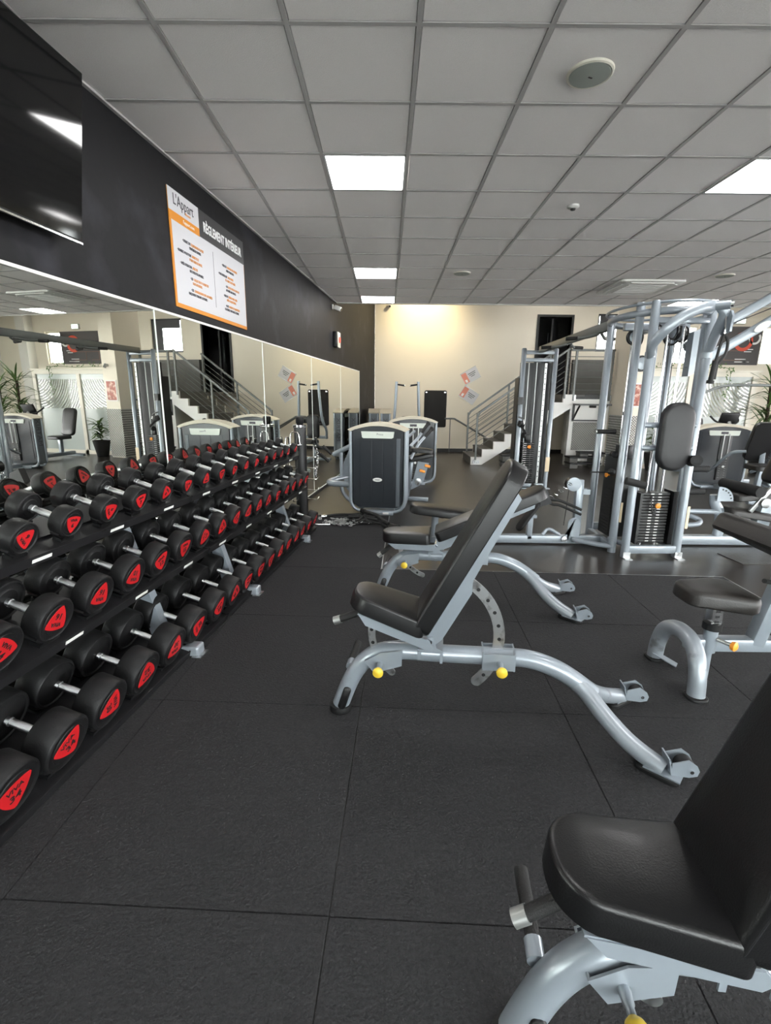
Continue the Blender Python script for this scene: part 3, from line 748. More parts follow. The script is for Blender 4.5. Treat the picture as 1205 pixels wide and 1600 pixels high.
# long floor beams
b = BM(); bxx(b, .30, 2.32, 4.95, 5.04, .012, .098, .012); g('floor_beam', b)
b = BM(); bxx(b, 2.93, 4.75, 4.95, 5.04, .012, .110, .012); g('floor_beam', b)
# crown: rings, cross bars, pulleys
def ellipse(cx, cy, rx, ry, z, a0=0, a1=360, n=40): return [(cx+math.cos(R_(a0+(a1-a0)*k/n))*rx, cy+math.sin(R_(a0+(a1-a0)*k/n))*ry, z) for k in range(n if a1-a0 == 360 else n+1)]
b = BM(); tube(b, ellipse(2.62, 5.0, .44, .56, 2.345), .013, 8, closed=True); g('crown_ring', b)
b = BM(); tube(b, ellipse(2.62, 5.0, .40, .52, 2.275), .032, 12, closed=True); g('crown_ring', b)
for (x0, y0, x1, y1) in ((2.30, 5.0, 2.93, 5.0), (2.62, 4.55, 2.62, 5.47)):
    b = BM(); bar(b, (x0, y0, 2.20), (x1, y1, 2.20), .06, .07, .01); g('crown_bar', b)
b = BM(); bar(b, (2.36, 4.56, 2.20), (2.874, 4.575, 2.20), .05, .05, .01); g('crown_bar', b)
for (x, y, z, nx) in ((2.52, 4.80, 2.12, 1), (2.80, 4.86, 2.12, 1), (2.66, 4.74, 2.13, 1), (2.46, 5.1, 2.12, 0), (2.50, 4.98, 1.86, 0), (2.84, 5.12, 2.12, 0), (2.60, 5.3, 2.13, 1)):
    a = (1, 0, 0) if nx else (0, 1, 0)
    b = BM(); lathe(b, [(-.02, .02), (-.018, .075), (-.006, .078), (-.004, .070), (.004, .070), (.006, .078), (.018, .075), (.02, .02)], 24, a, (x, y, z)); pu = g('pulley', b, 'plastic_black')
    for sg_ in (-1, 1):
        b = BM(); lathe(b, [(0, .058), (.004, .058), (.006, .04)], 24, tuple(sg_*c for c in a), (V3((x, y, z))+V3(a)*sg_*.022)-G0); obj('pulley_cover', b, 'frame_silver', pu)
# front weight stack
ns = 17; z0, z1 = .115, .626; dz = (z1-z0)/ns
b = BM(); bxx(b, 2.537, 2.806, 4.69, 4.82, 0, dz-.004, .004)
stm = mesh_of('weight_plate', b, 'plate_dark', False)
b = BM(); bxx(b, 2.655, 2.688, 4.688, 4.69, dz*.30, dz*.58); lbm = mesh_of('weight_number', b, 'white_label', False)
for k in range(ns):
    o = bpy.data.objects.new('weight_plate', stm); C.objects.link(o); o.parent = mg; o.location = (-G0.x, -G0.y, z0+k*dz)
    for dx_ in (-.04, .035):
        q = bpy.data.objects.new('weight_number', lbm); C.objects.link(q); q.parent = o; q.location = (dx_+.0, 0, 0); q.scale = (1, 1, 1)
for x in (2.60, 2.745):
    b = BM(); cyl(b, (x, 4.755, .06), (x, 4.755, 2.18), .0125, 12); g('guide_rod', b, 'chrome')
for x in (2.655, 2.70):
    b = BM(); cyl(b, (x, 4.76, .62), (x, 4.80, 2.10), .004, 6); g('cable', b, 'cable')
b = BM(); bxx(b, 2.50, 2.525, 4.66, 4.84, .10, .62); g('stack_shroud', b, 'plastic_black', False)
b = BM(); bxx(b, 2.825, 2.87, 4.66, 4.84, .10, .64); g('stack_shroud', b, 'plastic_black', False)
b = BM(); cyl(b, (2.672, 4.69, .50), (2.672, 4.65, .50), .008, 8); pn = g('selector_pin', b, 'chrome')
b = BM(); lathe(b, [(0, .012), (.006, .026), (.02, .026), (.026, .012)], 16, (0, -1, 0), V3((2.672, 4.655, .50))-G0); obj('pin_knob', b, 'orange', pn, label='orange selector knob')
b = BM(); tube(b, cr([(2.62, 4.68, .60), (2.61, 4.655, .52), (2.63, 4.65, .43), (2.65, 4.652, .41), (2.655, 4.655, .46)], 5), .007, 8); g('pin_lanyard', b, 'cable')
# tall oval pad on the front posts
out = rrect(.62, .295, .145, 8)
b = BM(); pad(b, out, .085, .03, Matrix.Translation((2.635, 4.50, .875)) @ Matrix(((0, 1, 0, 0), (0, 0, -1, 0), (1, 0, 0, 0), (0, 0, 0, 1)))); g('oval_pad', b, 'pad_side')
for z in (1.285, 1.075):
    b = BM(); cyl(b, (2.37, 4.555, z), (2.86, 4.555, z), .026, 14); cyl(b, (2.56, 4.555, z), (2.56, 4.50, z), .02, 10); cyl(b, (2.71, 4.555, z), (2.71, 4.50, z), .02, 10); g('pad_bracket', b)
# swing arms over the front posts
arm = cr([(2.36, 4.545, 1.90), (2.30, 4.42, 1.98), (2.36, 4.34, 2.10), (2.48, 4.32, 2.20), (2.62, 4.33, 2.265), (2.74, 4.36, 2.285)], 6)
b = BM(); tube(b, arm, .030, 14, sx=1.5, up=(0, 1, 0)); g('swing_arm', b)
b = BM(); tube(b, cr([(2.80, 4.36, 2.285), (2.845, 4.37, 2.22), (2.845, 4.44, 2.08), (2.86, 4.52, 1.95)], 6), .030, 14, sx=1.5, up=(0, 1, 0)); g('swing_arm', b)
b = BM(); cyl(b, (2.70, 4.40, 2.285), (2.83, 4.28, 2.285), .036, 16); g('arm_pivot', b)
b = BM(); cyl(b, (2.832, 4.278, 2.285), (2.845, 4.266, 2.285), .022, 14); g('arm_pivot_cap', b, 'chrome')
b = BM(); prism(b, [(2.87, 4.33, z) if i == 0 else (2.87, y, z) for i, (y, z) in enumerate([(4.33, 2.25), (4.30, 2.20), (4.31, 2.08), (4.40, 2.05), (4.46, 2.10), (4.44, 2.22)])], (.02, 0, 0)); g('arm_plate', b)
# grips, rollers and handles around the front station
for (p0, p1, r) in (((2.24, 4.47, .775), (2.42, 4.45, .735), .034), ((2.874, 4.55, .955), (2.80, 4.36, .985), .050)):
    b = BM(); cyl(b, p0, p1, r, 18); g('foam_roller', b, 'foam_black')
    d = (V3(p1)-V3(p0)).normalized(); b = BM(); cyl(b, V3(p1), V3(p1)+d*.004, r*.55, 14); g('roller_cap', b, 'rubber_black' if r > .04 else 'chrome')
for (p0, p1) in (((2.95, 4.73, .855), (3.16, 4.72, .86)), ((2.93, 4.70, .635), (3.13, 4.69, .64))):
    b = BM(); cyl(b, p0, p1, .030, 16); g('foam_roller', b, 'foam_black')
b = BM(); bxx(b, 2.90, 2.925, 4.535, 4.538, .30, .52); 
for f_ in b.faces: pass
g('sticker', b, 'sticker', False)
b = BM(); box(b, (2.338, 4.684, .42), (.022, .004, .20), (0, 0, -.5)); g('sticker', b, 'sticker', False)
# strap handle hanging at the right front
b = BM(); tube(b, cr([(2.85, 4.36, 2.24), (2.845, 4.33, 2.12), (2.845, 4.33, 2.06)], 4), .008, 8); g('snap_hook', b, 'chrome')
b = BM(); tube(b, cr([(2.845, 4.33, 2.06), (2.82, 4.33, 1.93), (2.81, 4.33, 1.82), (2.83, 4.33, 1.82), (2.88, 4.33, 1.90), (2.885, 4.33, 2.0), (2.85, 4.33, 2.06)], 5), .012, 8); g('strap', b, 'rubber_grip')
b = BM(); cyl(b, (2.805, 4.33, 1.84), (2.79, 4.33, 1.67), .020, 12); cyl(b, (2.79, 4.33, 1.68), (2.788, 4.33, 1.655), .030, 12); cyl(b, (2.825, 4.34, 1.84), (2.82, 4.34, 1.69), .018, 12); g('rope_handle', b, 'rubber_grip')
# left station: dark stack, low pulley, seat
b = BM(); bxx(b, 2.36, 2.60, 4.93, 5.20, .10, .95); g('stack_shroud', b, 'plastic_black', False)
for k in range(14):
    b = BM(); bxx(b, 2.355, 2.60, 4.95, 5.18, .12+k*.034, .149+k*.034); g('weight_plate', b, 'plate_dark', False)
for y in (5.02, 5.13):
    b = BM(); cyl(b, (2.46, y, .10), (2.46, y, 2.18), .0125, 12); g('guide_rod', b, 'chrome')
b = BM(); cyl(b, (2.355, 5.06, .74), (2.33, 5.06, .74), .010, 8); lathe(b, [(0, .012), (.008, .026), (.022, .024), (.026, .01)], 14, (-1, 0, 0), (2.335, 5.06, .74)); g('selector_knob', b, 'orange', label='orange selector knob')
b = BM(); box(b, (2.40, 4.90, 1.0), (.10, .14, .14), (0, 0, .3), .01); g('cable_box', b, 'plastic_black')
b = BM(); tube(b, cr([(2.42, 4.98, 1.90), (2.41, 4.98, 1.75)], 3), .005, 6); g('cable', b, 'cable')
b = BM(); tube(b, cr([(2.405, 4.95, 1.40), (2.40, 4.94, 1.60), (2.415, 4.98, 1.70), (2.43, 5.02, 1.60), (2.43, 5.03, 1.40)], 5), .014, 8); g('triceps_rope', b, 'rubber_grip')
for p in ((2.405, 4.95, 1.38), (2.43, 5.03, 1.38)):
    b = BM(); lathe(b, [(-.03, .012), (-.02, .026), (.012, .026), (.02, .014)], 12, (0, 0, 1), p); g('rope_end', b, 'rubber_black')
b = BM(); cyl(b, (2.29, 4.90, 1.20), (2.10, 4.90, 1.20), .022, 12); g('side_grip', b, 'rubber_grip')
b = BM(); cyl(b, (2.10, 4.90, 1.20), (2.085, 4.90, 1.20), .022, 12); g('grip_end', b, 'alu')
for z in (.98, .80):
    b = BM(); lathe(b, [(-.03, .01), (-.022, .032), (.022, .032), (.03, .01)], 14, (0, 1, 0), (2.28, 4.86, z)); g('peg_ball', b, 'rubber_black')
b = BM(); cyl(b, (2.29, 4.84, .80), (2.05, 4.84, .80), .007, 8); g('peg_rod', b, 'plastic_black')
b = BM(); bar(b, (2.035, 4.995, .10), (2.02, 4.995, .70), .07, .075, .008); g('pulley_post', b)
b = BM(); bxx(b, 2.055, 2.14, 4.955, 4.962, .545, .60); bxx(b, 2.055, 2.14, 5.028, 5.035, .545, .60); bxx(b, 2.13, 2.14, 4.955, 5.035, .545, .60); g('pulley_yoke', b, 'frame_silver', False)
b = BM(); lathe(b, [(-.012, .03), (-.010, .072), (.010, .072), (.012, .03)], 26, (0, 1, 0), (1.945, 4.945, .655)); g('pulley_cover', b)
b = BM(); lathe(b, [(-.03, .03), (-.028, .068), (.028, .068), (.03, .03)], 26, (0, 1, 0), (1.945, 5.0, .655)); g('pulley', b, 'plastic_black')
b = BM(); prism(b, [(x, 4.935, z) for x, z in [(1.985+math.cos(R_(a))*.065, .235+math.sin(R_(a))*.065) for a in range(0, 181, 20)]+[(1.925, .08), (1.93, .03), (1.90, .02), (1.87, .035), (1.865, .07), (1.89, .10), (1.92, .12)][::1]+[(2.05, .06)]], (0, .012, 0)); g('pulley_plate', b, 'frame_silver', False)
b = BM(); lathe(b, [(0, .028), (.006, .028), (.008, .018)], 18, (0, -1, 0), (1.895, 4.935, .065)); g('plate_bolt', b, 'steel')
b = BM(); tube(b, cr([(1.68, 4.99, .10), (1.74, 4.99, .16), (1.86, 4.99, .10)], 4), .020, 8); g('gusset', b)
b = BM(); cyl(b, (1.92, 5.0, .58), (1.90, 5.0, .20), .004, 6); g('cable', b, 'cable')
# chain, hooks and black V-handles at the low pulley
for k in range(9):
    t_ = k/8; p = Vector((1.90-.36*t_, 4.93, .66-.22*t_-.03*math.sin(PI*t_)))
    b = BM(); L_ = []
    for q in range(12):
        a = 2*PI*q/12; L_.append((p.x+math.cos(a)*.022, p.y+math.sin(a)*.010*(1 if k % 2 else 0), p.z-.008*math.cos(a)+math.sin(a)*(.004 if k % 2 else .011)))
    tube(b, L_, .0038, 6, closed=True); g('chain_link', b, 'chrome')
for dz in (.0, -.05):
    b = BM(); tube(b, cr([(1.58, 4.95, .57+dz), (1.72, 4.92, .50+dz), (1.80, 4.90, .49+dz), (1.95, 4.88, .43+dz), (2.02, 4.87, .40+dz)], 5), .014, 8); g('handle_strap', b, 'rubber_grip')
# row foot plate and seat
b = BM(); pad(b, rrect(.36, .13, .06), .03, .012, axes((1.55, 4.76, .50), (-.55, 0, -.83), (.10, -.99, .0))); g('foot_plate', b, 'rubber_black')
b = BM(); bar(b, (1.52, 4.98, .34), (1.52, 4.80, .34), .05, .03); bar(b, (1.53, 4.98, .05), (1.53, 4.98, .40), .06, .06, .01); g('foot_plate_bracket', b)
b = BM(); prism(b, [(1.52, 4.90, .66), (1.66, 4.90, .60), (1.72, 4.90, .46), (1.60, 4.90, .42), (1.46, 4.90, .50)], (0, .08, 0)); g('row_cover', b, 'pad_side', False)
b = BM(); pad(b, rrect(.72, .27, .11, 7), .085, .03, Matrix.Translation((.24, 4.86, .375)) @ Matrix.Rotation(R_(7), 4, 'Y')); g('row_seat', b, 'vinyl_black')
b = BM(); cyl(b, (.515, 4.93, .08), (.515, 4.90, .35), .037, 16); g('seat_post', b)
b = BM(); cyl(b, (.55, 4.90, .30), (.60, 4.87, .30), .008, 10); g('seat_pin', b, 'chrome')
# overhead beam to the cable tower, with grips
b = BM(); bar(b, (2.40, 5.45, 2.29), (2.49, 8.24, 2.29), .07, .10, .012); g('overhead_beam', b, 'rail_grey')
for (y, sx_) in ((6.05, -1), (6.05, 1), (7.1, -1), (7.1, 1)):
    x = 2.40+.09*(y-5.45)/2.85
    b = BM(); tube(b, cr([(x+sx_*.02, y-.22, 2.235), (x+sx_*.10, y-.10, 2.215), (x+sx_*.16, y+.02, 2.22), (x+sx_*.27, y+.05, 2.215)], 5), .017, 10); g('chin_up_bar', b, 'rail_grey')
    b = BM(); cyl(b, (x+sx_*.16, y+.025, 2.219), (x+sx_*.29, y+.055, 2.214), .022, 12); g('chin_up_grip', b, 'rubber_grip')
# right station: lat arms, leg unit, seat
for (p0, p1, r_) in (((2.94, 4.96, 1.80), (4.20, 4.92, 2.60), .036), ((2.95, 5.06, 2.02), (4.20, 5.08, 2.78), .036)):
    b = BM(); bar(b, p0, p1, .07, .085, .014); g('lat_arm', b)
b = BM(); prism(b, [(2.93, 4.90, 1.74), (3.14, 4.90, 1.86), (3.16, 4.90, 2.05), (3.06, 4.90, 2.20), (2.93, 4.90, 2.15)], (0, .10, 0)); g('arm_gusset', b, 'frame_silver', False)
b = BM(); lathe(b, [(0, .001), (.001, .085), (.006, .08)], 24, (0, -1, 0), (0, 0, 0)); bmesh.ops.transform(b, matrix=Matrix.Translation((3.56, 4.885, 2.20)) @ Matrix.Rotation(R_(-32), 4, 'Y') @ Matrix.Diagonal((1, 1, .42, 1)), verts=b.verts); g('arm_badge', b, 'plate_white')
b = BM(); cyl(b, (3.02, 4.9, 2.12), (3.95, 4.9, 2.50), .005, 6); g('cable', b, 'cable')
for k in range(14):
    b = BM(); p = Vector((3.92, 4.95, 2.44-k*.042)); tube(b, [(p.x+math.cos(2*PI*q/10)*(.012 if k % 2 else .003), p.y+math.cos(2*PI*q/10)*(.003 if k % 2 else .012), p.z+math.sin(2*PI*q/10)*.026) for q in range(10)], .0045, 6, closed=True); g('chain_link', b, 'chrome')
b = BM(); tube(b, cr([(3.13, 5.05, 1.55), (3.20, 5.05, 1.585), (3.38, 5.03, 1.655), (3.60, 4.98, 1.665), (3.92, 4.95, 1.66), (4.3, 4.9, 1.65), (4.55, 4.9, 1.57)], 5), .014, 10); g('lat_bar', b, 'rail_grey')
lg = cr([(3.55, 4.995, .10), (3.56, 4.995, .22), (3.53, 4.995, .36), (3.47, 4.995, .46), (3.46, 4.995, .55)], 5)
b = BM(); tube(b, lg, .042, 14, sx=1.3, up=(0, 1, 0)); g('leg_post', b)
b = BM(); q_ = [(3.44, 4.90, .50)]+[(3.44+math.cos(R_(a))*.15, 4.90, .50+math.sin(R_(a))*.15) for a in range(0, 100, 12)]; prism(b, q_+[(3.42, 4.90, .50)], (0, .012, 0)); g('angle_plate', b, 'frame_silver', False)
for k in range(5):
    a = R_(15+k*16); b = BM(); cyl(b, (3.44+math.cos(a)*.125, 4.899, .50+math.sin(a)*.125), (3.44+math.cos(a)*.125, 4.893, .50+math.sin(a)*.125), .008, 8); g('hole', b, 'plastic_black')
b = BM(); tube(b, cr([(2.98, 4.98, .38), (3.20, 4.98, .375), (3.50, 4.98, .37)], 4), .026, 12); g('leg_brace', b)
b = BM(); tube(b, cr([(2.98, 4.90, .26), (3.14, 4.86, .255), (3.24, 4.86, .27), (3.27, 4.90, .30), (3.20, 4.96, .33)], 5), .026, 12); g('foot_loop', b)
b = BM(); pad(b, rrect(.52, .34, .07), .075, .025, Matrix.Translation((3.60, 5.02, .50)) @ Matrix.Rotation(R_(-4), 4, 'Y')); g('leg_seat', b, 'pad_worn')
b = BM(); pad(b, rrect(.62, .30, .08), .07, .025, Matrix.Translation((3.56, 5.0, .36)) @ Matrix.Rotation(R_(9), 4, 'Y')); g('leg_pad', b, 'pad_worn')
b = BM(); cyl(b, (3.72, 4.72, .63), (3.72, 5.28, .63), .055, 18); g('thigh_roller', b, 'foam_black')
b = BM(); pad(b, rrect(.44, .30, .08), .08, .03, Matrix.Translation((4.06, 5.0, .66)) @ Matrix.Rotation(R_(-70), 4, 'Y')); g('leg_backrest', b, 'vinyl_black')
b = BM(); bar(b, (3.75, 4.86, .40), (3.95, 4.84, .70), .03, .04, .006); g('seat_strut', b, 'alu')
b = BM(); lathe(b, [(0, .01), (.01, .05), (.03, .05), (.036, .03)], 18, (0, -1, 0), (3.86, 4.83, .50)); g('adjuster_disc', b, 'steel')
b = BM(); box(b, (4.0, 5.0, .34), (.14, .10, .44), (0, R_(10), 0), .01); g('seat_support', b)

# floor plate with tread pattern beside the multi-gym
t = thing('tread_plate', 'thin grey tread plate lying on the floor beside the multi-gym', 'plate', (3.5, 4.53, 0))
b = BM(); prism(b, [(-.13, .16, .001), (-.11, -.17, .001), (.20, -.16, .001), (.45, .02, .001), (.40, .17, .001)], (0, 0, .006)); obj('plate', b, 'tread_dark', t, False)

# ================================================================== CABLE TOWER
tw = thing('cable_tower', 'tall silver adjustable-pulley cable tower in front of the staircase', 'cable machine', (2.49, 8.28, 0))
def tp(name, b, m='frame_silver', sm=True, label=None): return obj(name, b, m, tw, sm, label)
for x in (-.26, .26):
    b = BM(); lathe(b, [(0, .04), (2.30, .04), (2.315, .03)], 16, (0, 0, 1), (x, 0, 0)); tp('post', b)
for z in (2.25, 2.13, .06):
    b = BM(); bar(b, (-.26, 0, z), (.26, 0, z), .05, .06, .01); tp('cross_bar', b)
b = BM(); bxx(b, -.30, -.27, .06, .30, .02, 1.85); bxx(b, -.26, .26, .16, .19, .05, 2.1); tp('shroud', b, 'plastic_black', False)
b = BM(); bxx(b, .080, .118, -.055, -.02, .10, 2.08); gr = tp('hole_rail', b, 'alu', False)
for k in range(22):
    b = BM(); cyl(b, (.10, -.0555, .22+k*.085), (.10, -.0575, .22+k*.085), .010, 10); obj('hole', b, 'plastic_black', gr)
for x in (-.15, -.02):
    b = BM(); cyl(b, (x, .05, .06), (x, .05, 2.10), .009, 10); tp('guide_rod', b, 'alu')
b = BM(); bxx(b, -.18, .03, .0, .15, .08, .10)
pm = mesh_of('weight_plate', b, 'plate_dark', False)
for k in range(20):
    o = bpy.data.objects.new('weight_plate', pm); C.objects.link(o); o.parent = tw; o.location = (0, -.02, k*.036)
for k in range(20):
    b = BM(); bxx(b, -.165, -.11, -.024, -.019, .085+k*.036, .092+k*.036); tp('weight_number', b, 'white_label', False)
b = BM(); lathe(b, [(0, .012), (.006, .03), (.022, .03), (.028, .012)], 16, (0, -1, 0), (-.07, -.02, .72)); tp('selector_knob', b, 'orange', label='orange selector knob')
b = BM(); box(b, (-.09, .06, .86), (.08, .08, .12), None, .01); tp('cable_box', b, 'plastic_black')
b = BM(); bxx(b, -.32, -.24, -.06, .05, 1.42, 1.54); tp('collar', b, 'plastic_black', False)
b = BM(); box(b, (-.24, -.06, 1.10), (.10, .10, .10), (.3, .2, .3), .02); cyl(b, (-.24, -.08, 1.06), (-.20, -.20, .96), .02); tp('carriage', b, 'plastic_black')
b = BM(); lathe(b, [(-.02, .02), (-.018, .045), (.018, .045), (.02, .02)], 18, (1, .4, 0), (-.20, -.12, .92)); tp('pulley', b, 'rubber_black')
b = BM(); tube(b, cr([(-.30, -.06, 1.22), (-.22, -.10, 1.18), (-.20, -.12, 1.10)], 4), .012, 8); tp('handle', b, 'chrome')
b = BM(); bxx(b, -.32, .32, -.10, .28, .001, .02, .004); tp('base_plate', b, 'frame_silver')
b = BM(); bxx(b, .225, .295, -.0455, -.040, .30, .55); tp('sticker', b, 'sticker', False)

# ================================================================== SELECTORISED MACHINES
def arch(w, h0, h1, n=14): return [(-w/2+w*k/n, h0+(h1-h0)*math.sin(PI*k/n)**.8) for k in range(n+1)]
def machine(name, lb, loc, rz, w=.75, h=1.2, back=False, plate=None, group='selectorised machines'):
    t = thing(name, lb, 'gym machine', (*loc, 0), rz, group)
    D_ = .24; r = .022
    for y in (r, D_-r):
        x = w/2-r
        pts = cr([(-x, y, h-.09), (-x, y, .6), (-x, y, .22), (-x+.03, y, .11), (-x+.12, y, .05), (0, y, .045), (x-.12, y, .05), (x-.03, y, .11), (x, y, .22), (x, y, .6), (x, y, h-.09)], 6)
        b = BM(); tube(b, pts, r, 12); obj('frame_tube', b, 'frame_silver', t)
    # front shield
    x = w/2-.055
    sh = [(-x, h-.09), (-x, .22)]+[(-x+.10-.10*math.cos(R_(a)), .20-.10*math.sin(R_(a))) for a in range(0, 91, 15)]+[(x-.10+.10*math.sin(R_(a)), .20-.10*math.cos(R_(a))) for a in range(0, 91, 15)]+[(x, h-.09)]
    b = BM(); prism(b, [(a, .012, c) for a, c in sh], (0, .02, 0)); obj('shield', b, 'shield', t, False)
    b = BM(); prism(b, [(a, D_-.03, c) for a, c in sh], (0, .02, 0)); obj('rear_shield', b, 'shield_light' if not back else 'shield', t, False)
    if back:     # stack side: channel with plates and rods
        b = BM(); bxx(b, -.05, .14, -.004, .014, .16, h-.15, .004); obj('stack_channel', b, 'plastic_black', t)
        for xx in (.0, .09):
            b = BM(); cyl(b, (xx, -.008, .18), (xx, -.008, h-.17), .010, 8); obj('guide_rod', b, 'alu', t)
        for k in range(9):
            b = BM(); bxx(b, -.04, .13, -.02, -.006, .17+k*.04, .205+k*.04); obj('weight_plate', b, 'plate_dark', t, False)
        b = BM(); lathe(b, [(0, .01), (.006, .02), (.018, .02)], 12, (0, -1, 0), (.045, -.02, .40)); obj('selector_knob', b, 'white_label', t)
        b = BM(); prism(b, [(a, .006, c) for a, c in ((-x+.05, h-.15), (-.10, h-.15), (-.10, .2), (-x+.05, .2))], (0, .008, 0)); obj('shield_inset', b, 'shield', t, False)
    else:
        for (x0, x1) in ((-x*.72, -x*.24), (-x*.20, x*.20), (x*.24, x*.66)):
            b = BM(); bxx(b, x0, x1, .008, .014, .16, h-.20, .003); obj('shield_rib', b, 'shield', t, False)
        b = BM(); bxx(b, x*.74, x*.90, .004, .014, .12, h-.20, .006); obj('shield_stripe', b, 'shield_light', t, False)
        b = BM(); lathe(b, [(0, .062), (.004, .058), (.006, .03)], 24, (0, -1, 0), (0, 0, 0)); bmesh.ops.transform(b, matrix=Matrix.Translation((0, .004, .47)) @ Matrix.Diagonal((1, 1, .42, 1)), verts=b.verts); bd_ = obj('oval_badge', b, 'ac_white', t)
        b = BM(); bxx(b, -.03, .03, -.003, -.002, .466, .474); obj('badge_print', b, 'shield_light', bd_, False)
    # cap
    a1 = arch(w+.02, h-.095, h); a0 = arch(w-.06, h-.115, h-.045)
    b = BM(); prism(b, [(a, -.012, c) for a, c in a1+a0[::-1]], (0, D_+.024, 0)); obj('top_cap', b, 'tower_cap', t, False)
    b = BM(); prism(b, [(a, .0, c) for a, c in arch(w-.05, h-.12, h-.05)], (0, D_, 0)); obj('cap_shell', b, 'shield', t, False)
    # name plate
    pw = w*.56
    b = BM(); prism(b, [(-pw/2, -.008, h-.115), (pw/2, -.008, h-.115), (pw/2-.012, -.008, h-.19), (pw/2-.03, -.008, h-.20), (-pw/2+.03, -.008, h-.20), (-pw/2+.012, -.008, h-.19)], (0, .02, 0)); pl_ = obj('name_plate', b, 'plate_white', t, False)
    if plate: text('plate_text', plate, .040, 'ink_dark', pl_, axes((.03, -.0092, h-.15), (1, 0, 0), (0, 0, 1)))
    if back:
        b = BM(); bxx(b, -.06, .06, -.010, -.007, h-.175, h-.135); obj('display', b, 'ink_dark', pl_, False)
    # sides
    for sg_ in (-1, 1):
        b = BM(); bxx(b, sg_*(w/2-.03)-.008, sg_*(w/2-.03)+.008, .03, D_-.03, .10, h-.09); sd_ = obj('side_panel', b, 'tower_side', t, False)
        b = BM(); text('side_text', 'MATRIX', .13, 'ink_dark', sd_, axes((sg_*(w/2-.021), D_/2, .74), (0, 0, 1), (0, -1 if sg_ > 0 else 1, 0)), sx=1.2)
        b.free()
    b = BM(); bxx(b, -w*.28, w*.28, -.01, D_+.02, .002, .055, .01); ft = obj('foot_plate', b, 'frame_silver', t)
    b = BM(); bxx(b, w*.10, w*.20, -.012, -.009, .018, .042); obj('foot_tag', b, 'white_label', ft, False)
    return t
m1 = machine('press_machine', 'dark-shielded press machine standing nearest the end of the dumbbell rack', (-.115, 6.20), R_(-8), .76, 1.205, False, 'Press')
# lever side parts of the press machine (local coordinates)
def m1p(nm, b, m='frame_silver', sm=True, label=None): return obj(nm, b, m, m1, sm, label)
b = BM(); tube(b, cr([(-.36, .16, .37), (-.62, .18, .37), (-.71, .26, .37), (-.69, .40, .38), (-.52, .62, .40), (-.36, .72, .41)], 5), .040, 14, up=(0, 0, 1)); m1p('guard_loop', b)
b = BM(); tube(b, cr([(-.72, .55, .72), (-.52, .50, .82), (-.34, .46, .91)], 4), .034, 12); m1p('lever_arm', b)
b = BM(); cyl(b, (-.60, .52, .38), (-.60, .52, .78), .024, 12); m1p('lever_post', b)
b = BM(); prism(b, [(-.56, .40, .44), (-.40, .40, .44), (-.34, .40, .80), (-.44, .40, .86), (-.54, .40, .62)], (0, .02, 0)); m1p('cam_plate', b, 'frame_silver', False)
b = BM(); tube(b, cr([(-.56, .30, .34), (-.52, .30, .22), (-.42, .28, .12), (-.28, .25, .08)], 5), .026, 12); m1p('base_curve', b)
b = BM(); prism(b, [(-.52, .32, .42), (-.48, .32, .28), (-.40, .32, .18), (-.30, .32, .14), (-.30, .32, .42)], (0, .014, 0)); m1p('base_plate', b, 'frame_silver', False)
for (p0, p1, p2) in (((.36, .75, .66), (.46, .85, .86), (.55, .95, .97)), ((.33, .95, .82), (.43, 1.05, .93), (.49, 1.1, 1.02))):
    b = BM(); tube(b, cr([p0, p1, p2], 4), .022, 10); m1p('press_lever', b)
    d = (V3(p2)-V3(p1)).normalized(); b = BM(); cyl(b, V3(p2)-d*.02, V3(p2)+d*.16, .024, 12); lathe(b, [(0, .024), (.01, .032), (.035, .032), (.04, .02)], 12, d, V3(p2)+d*.14); m1p('lever_grip', b, 'rubber_grip')
b = BM(); pad(b, rrect(.46, .36, .08), .07, .025, Matrix.Translation((.24, 1.0, .58)) @ Matrix.Rotation(R_(-14), 4, 'Y')); m1p('seat_pad', b, 'vinyl_black')
b = BM(); pad(b, rrect(.34, .16, .06), .06, .02, Matrix.Translation((.34, .82, .76)) @ Matrix.Rotation(R_(4), 4, 'Y')); m1p('arm_pad', b, 'vinyl_black')
for p in ((.60, .80, .56), (.53, .76, .49)):
    b = BM(); box(b, p, (.085, .04, .04), (0, .3, .2), .012); m1p('orange_lever', b, 'orange')
b = BM(); bar(b, (.30, .95, .06), (.36, .92, .60), .08, .06, .01); bar(b, (.15, .9, .06), (.62, .86, .06), .06, .06, .01); prism(b, [(.36, .80, .20), (.54, .80, .30), (.62, .80, .60), (.46, .80, .62)], (0, .02, 0)); m1p('seat_frame', b)
b = BM(); lathe(b, [(0, .05), (.02, .05), (.025, .02)], 16, (0, -1, 0), (.47, .79, .33)); m1p('pivot', b, 'steel')
b = BM(); tube(b, cr([(.0, .24, .95), (.30, .55, .98), (.40, .80, 1.05)], 4), .02, 10); bar(b, (0, .20, .06), (.30, .95, .06), .07, .06, .01); m1p('link_frame', b)
m2 = machine('stack_machine', 'machine showing its weight stack, behind the press machine', (.46, 8.50), R_(-1), .84, 1.20, True)
b = BM(); cyl(b, (-.45, .22, .08), (-.70, .9, .08), .04); bar(b, (0, .24, .06), (0, 1.1, .06), .09, .07, .01); obj('floor_beam', b, 'frame_silver', m2)
b = BM(); pad(b, rrect(.40, .36, .08), .07, .025, Matrix.Translation((-.2, .95, .46))); obj('seat_pad', b, 'vinyl_black', m2)
b = BM(); bar(b, (0, .95, .06), (0, .95, .46), .08, .07, .01); obj('seat_post', b, 'frame_silver', m2)
b = BM(); bar(b, (.41, -.012, .50), (.41, -.010, .75), .02, .004); obj('sticker', b, 'sticker', m2, False)
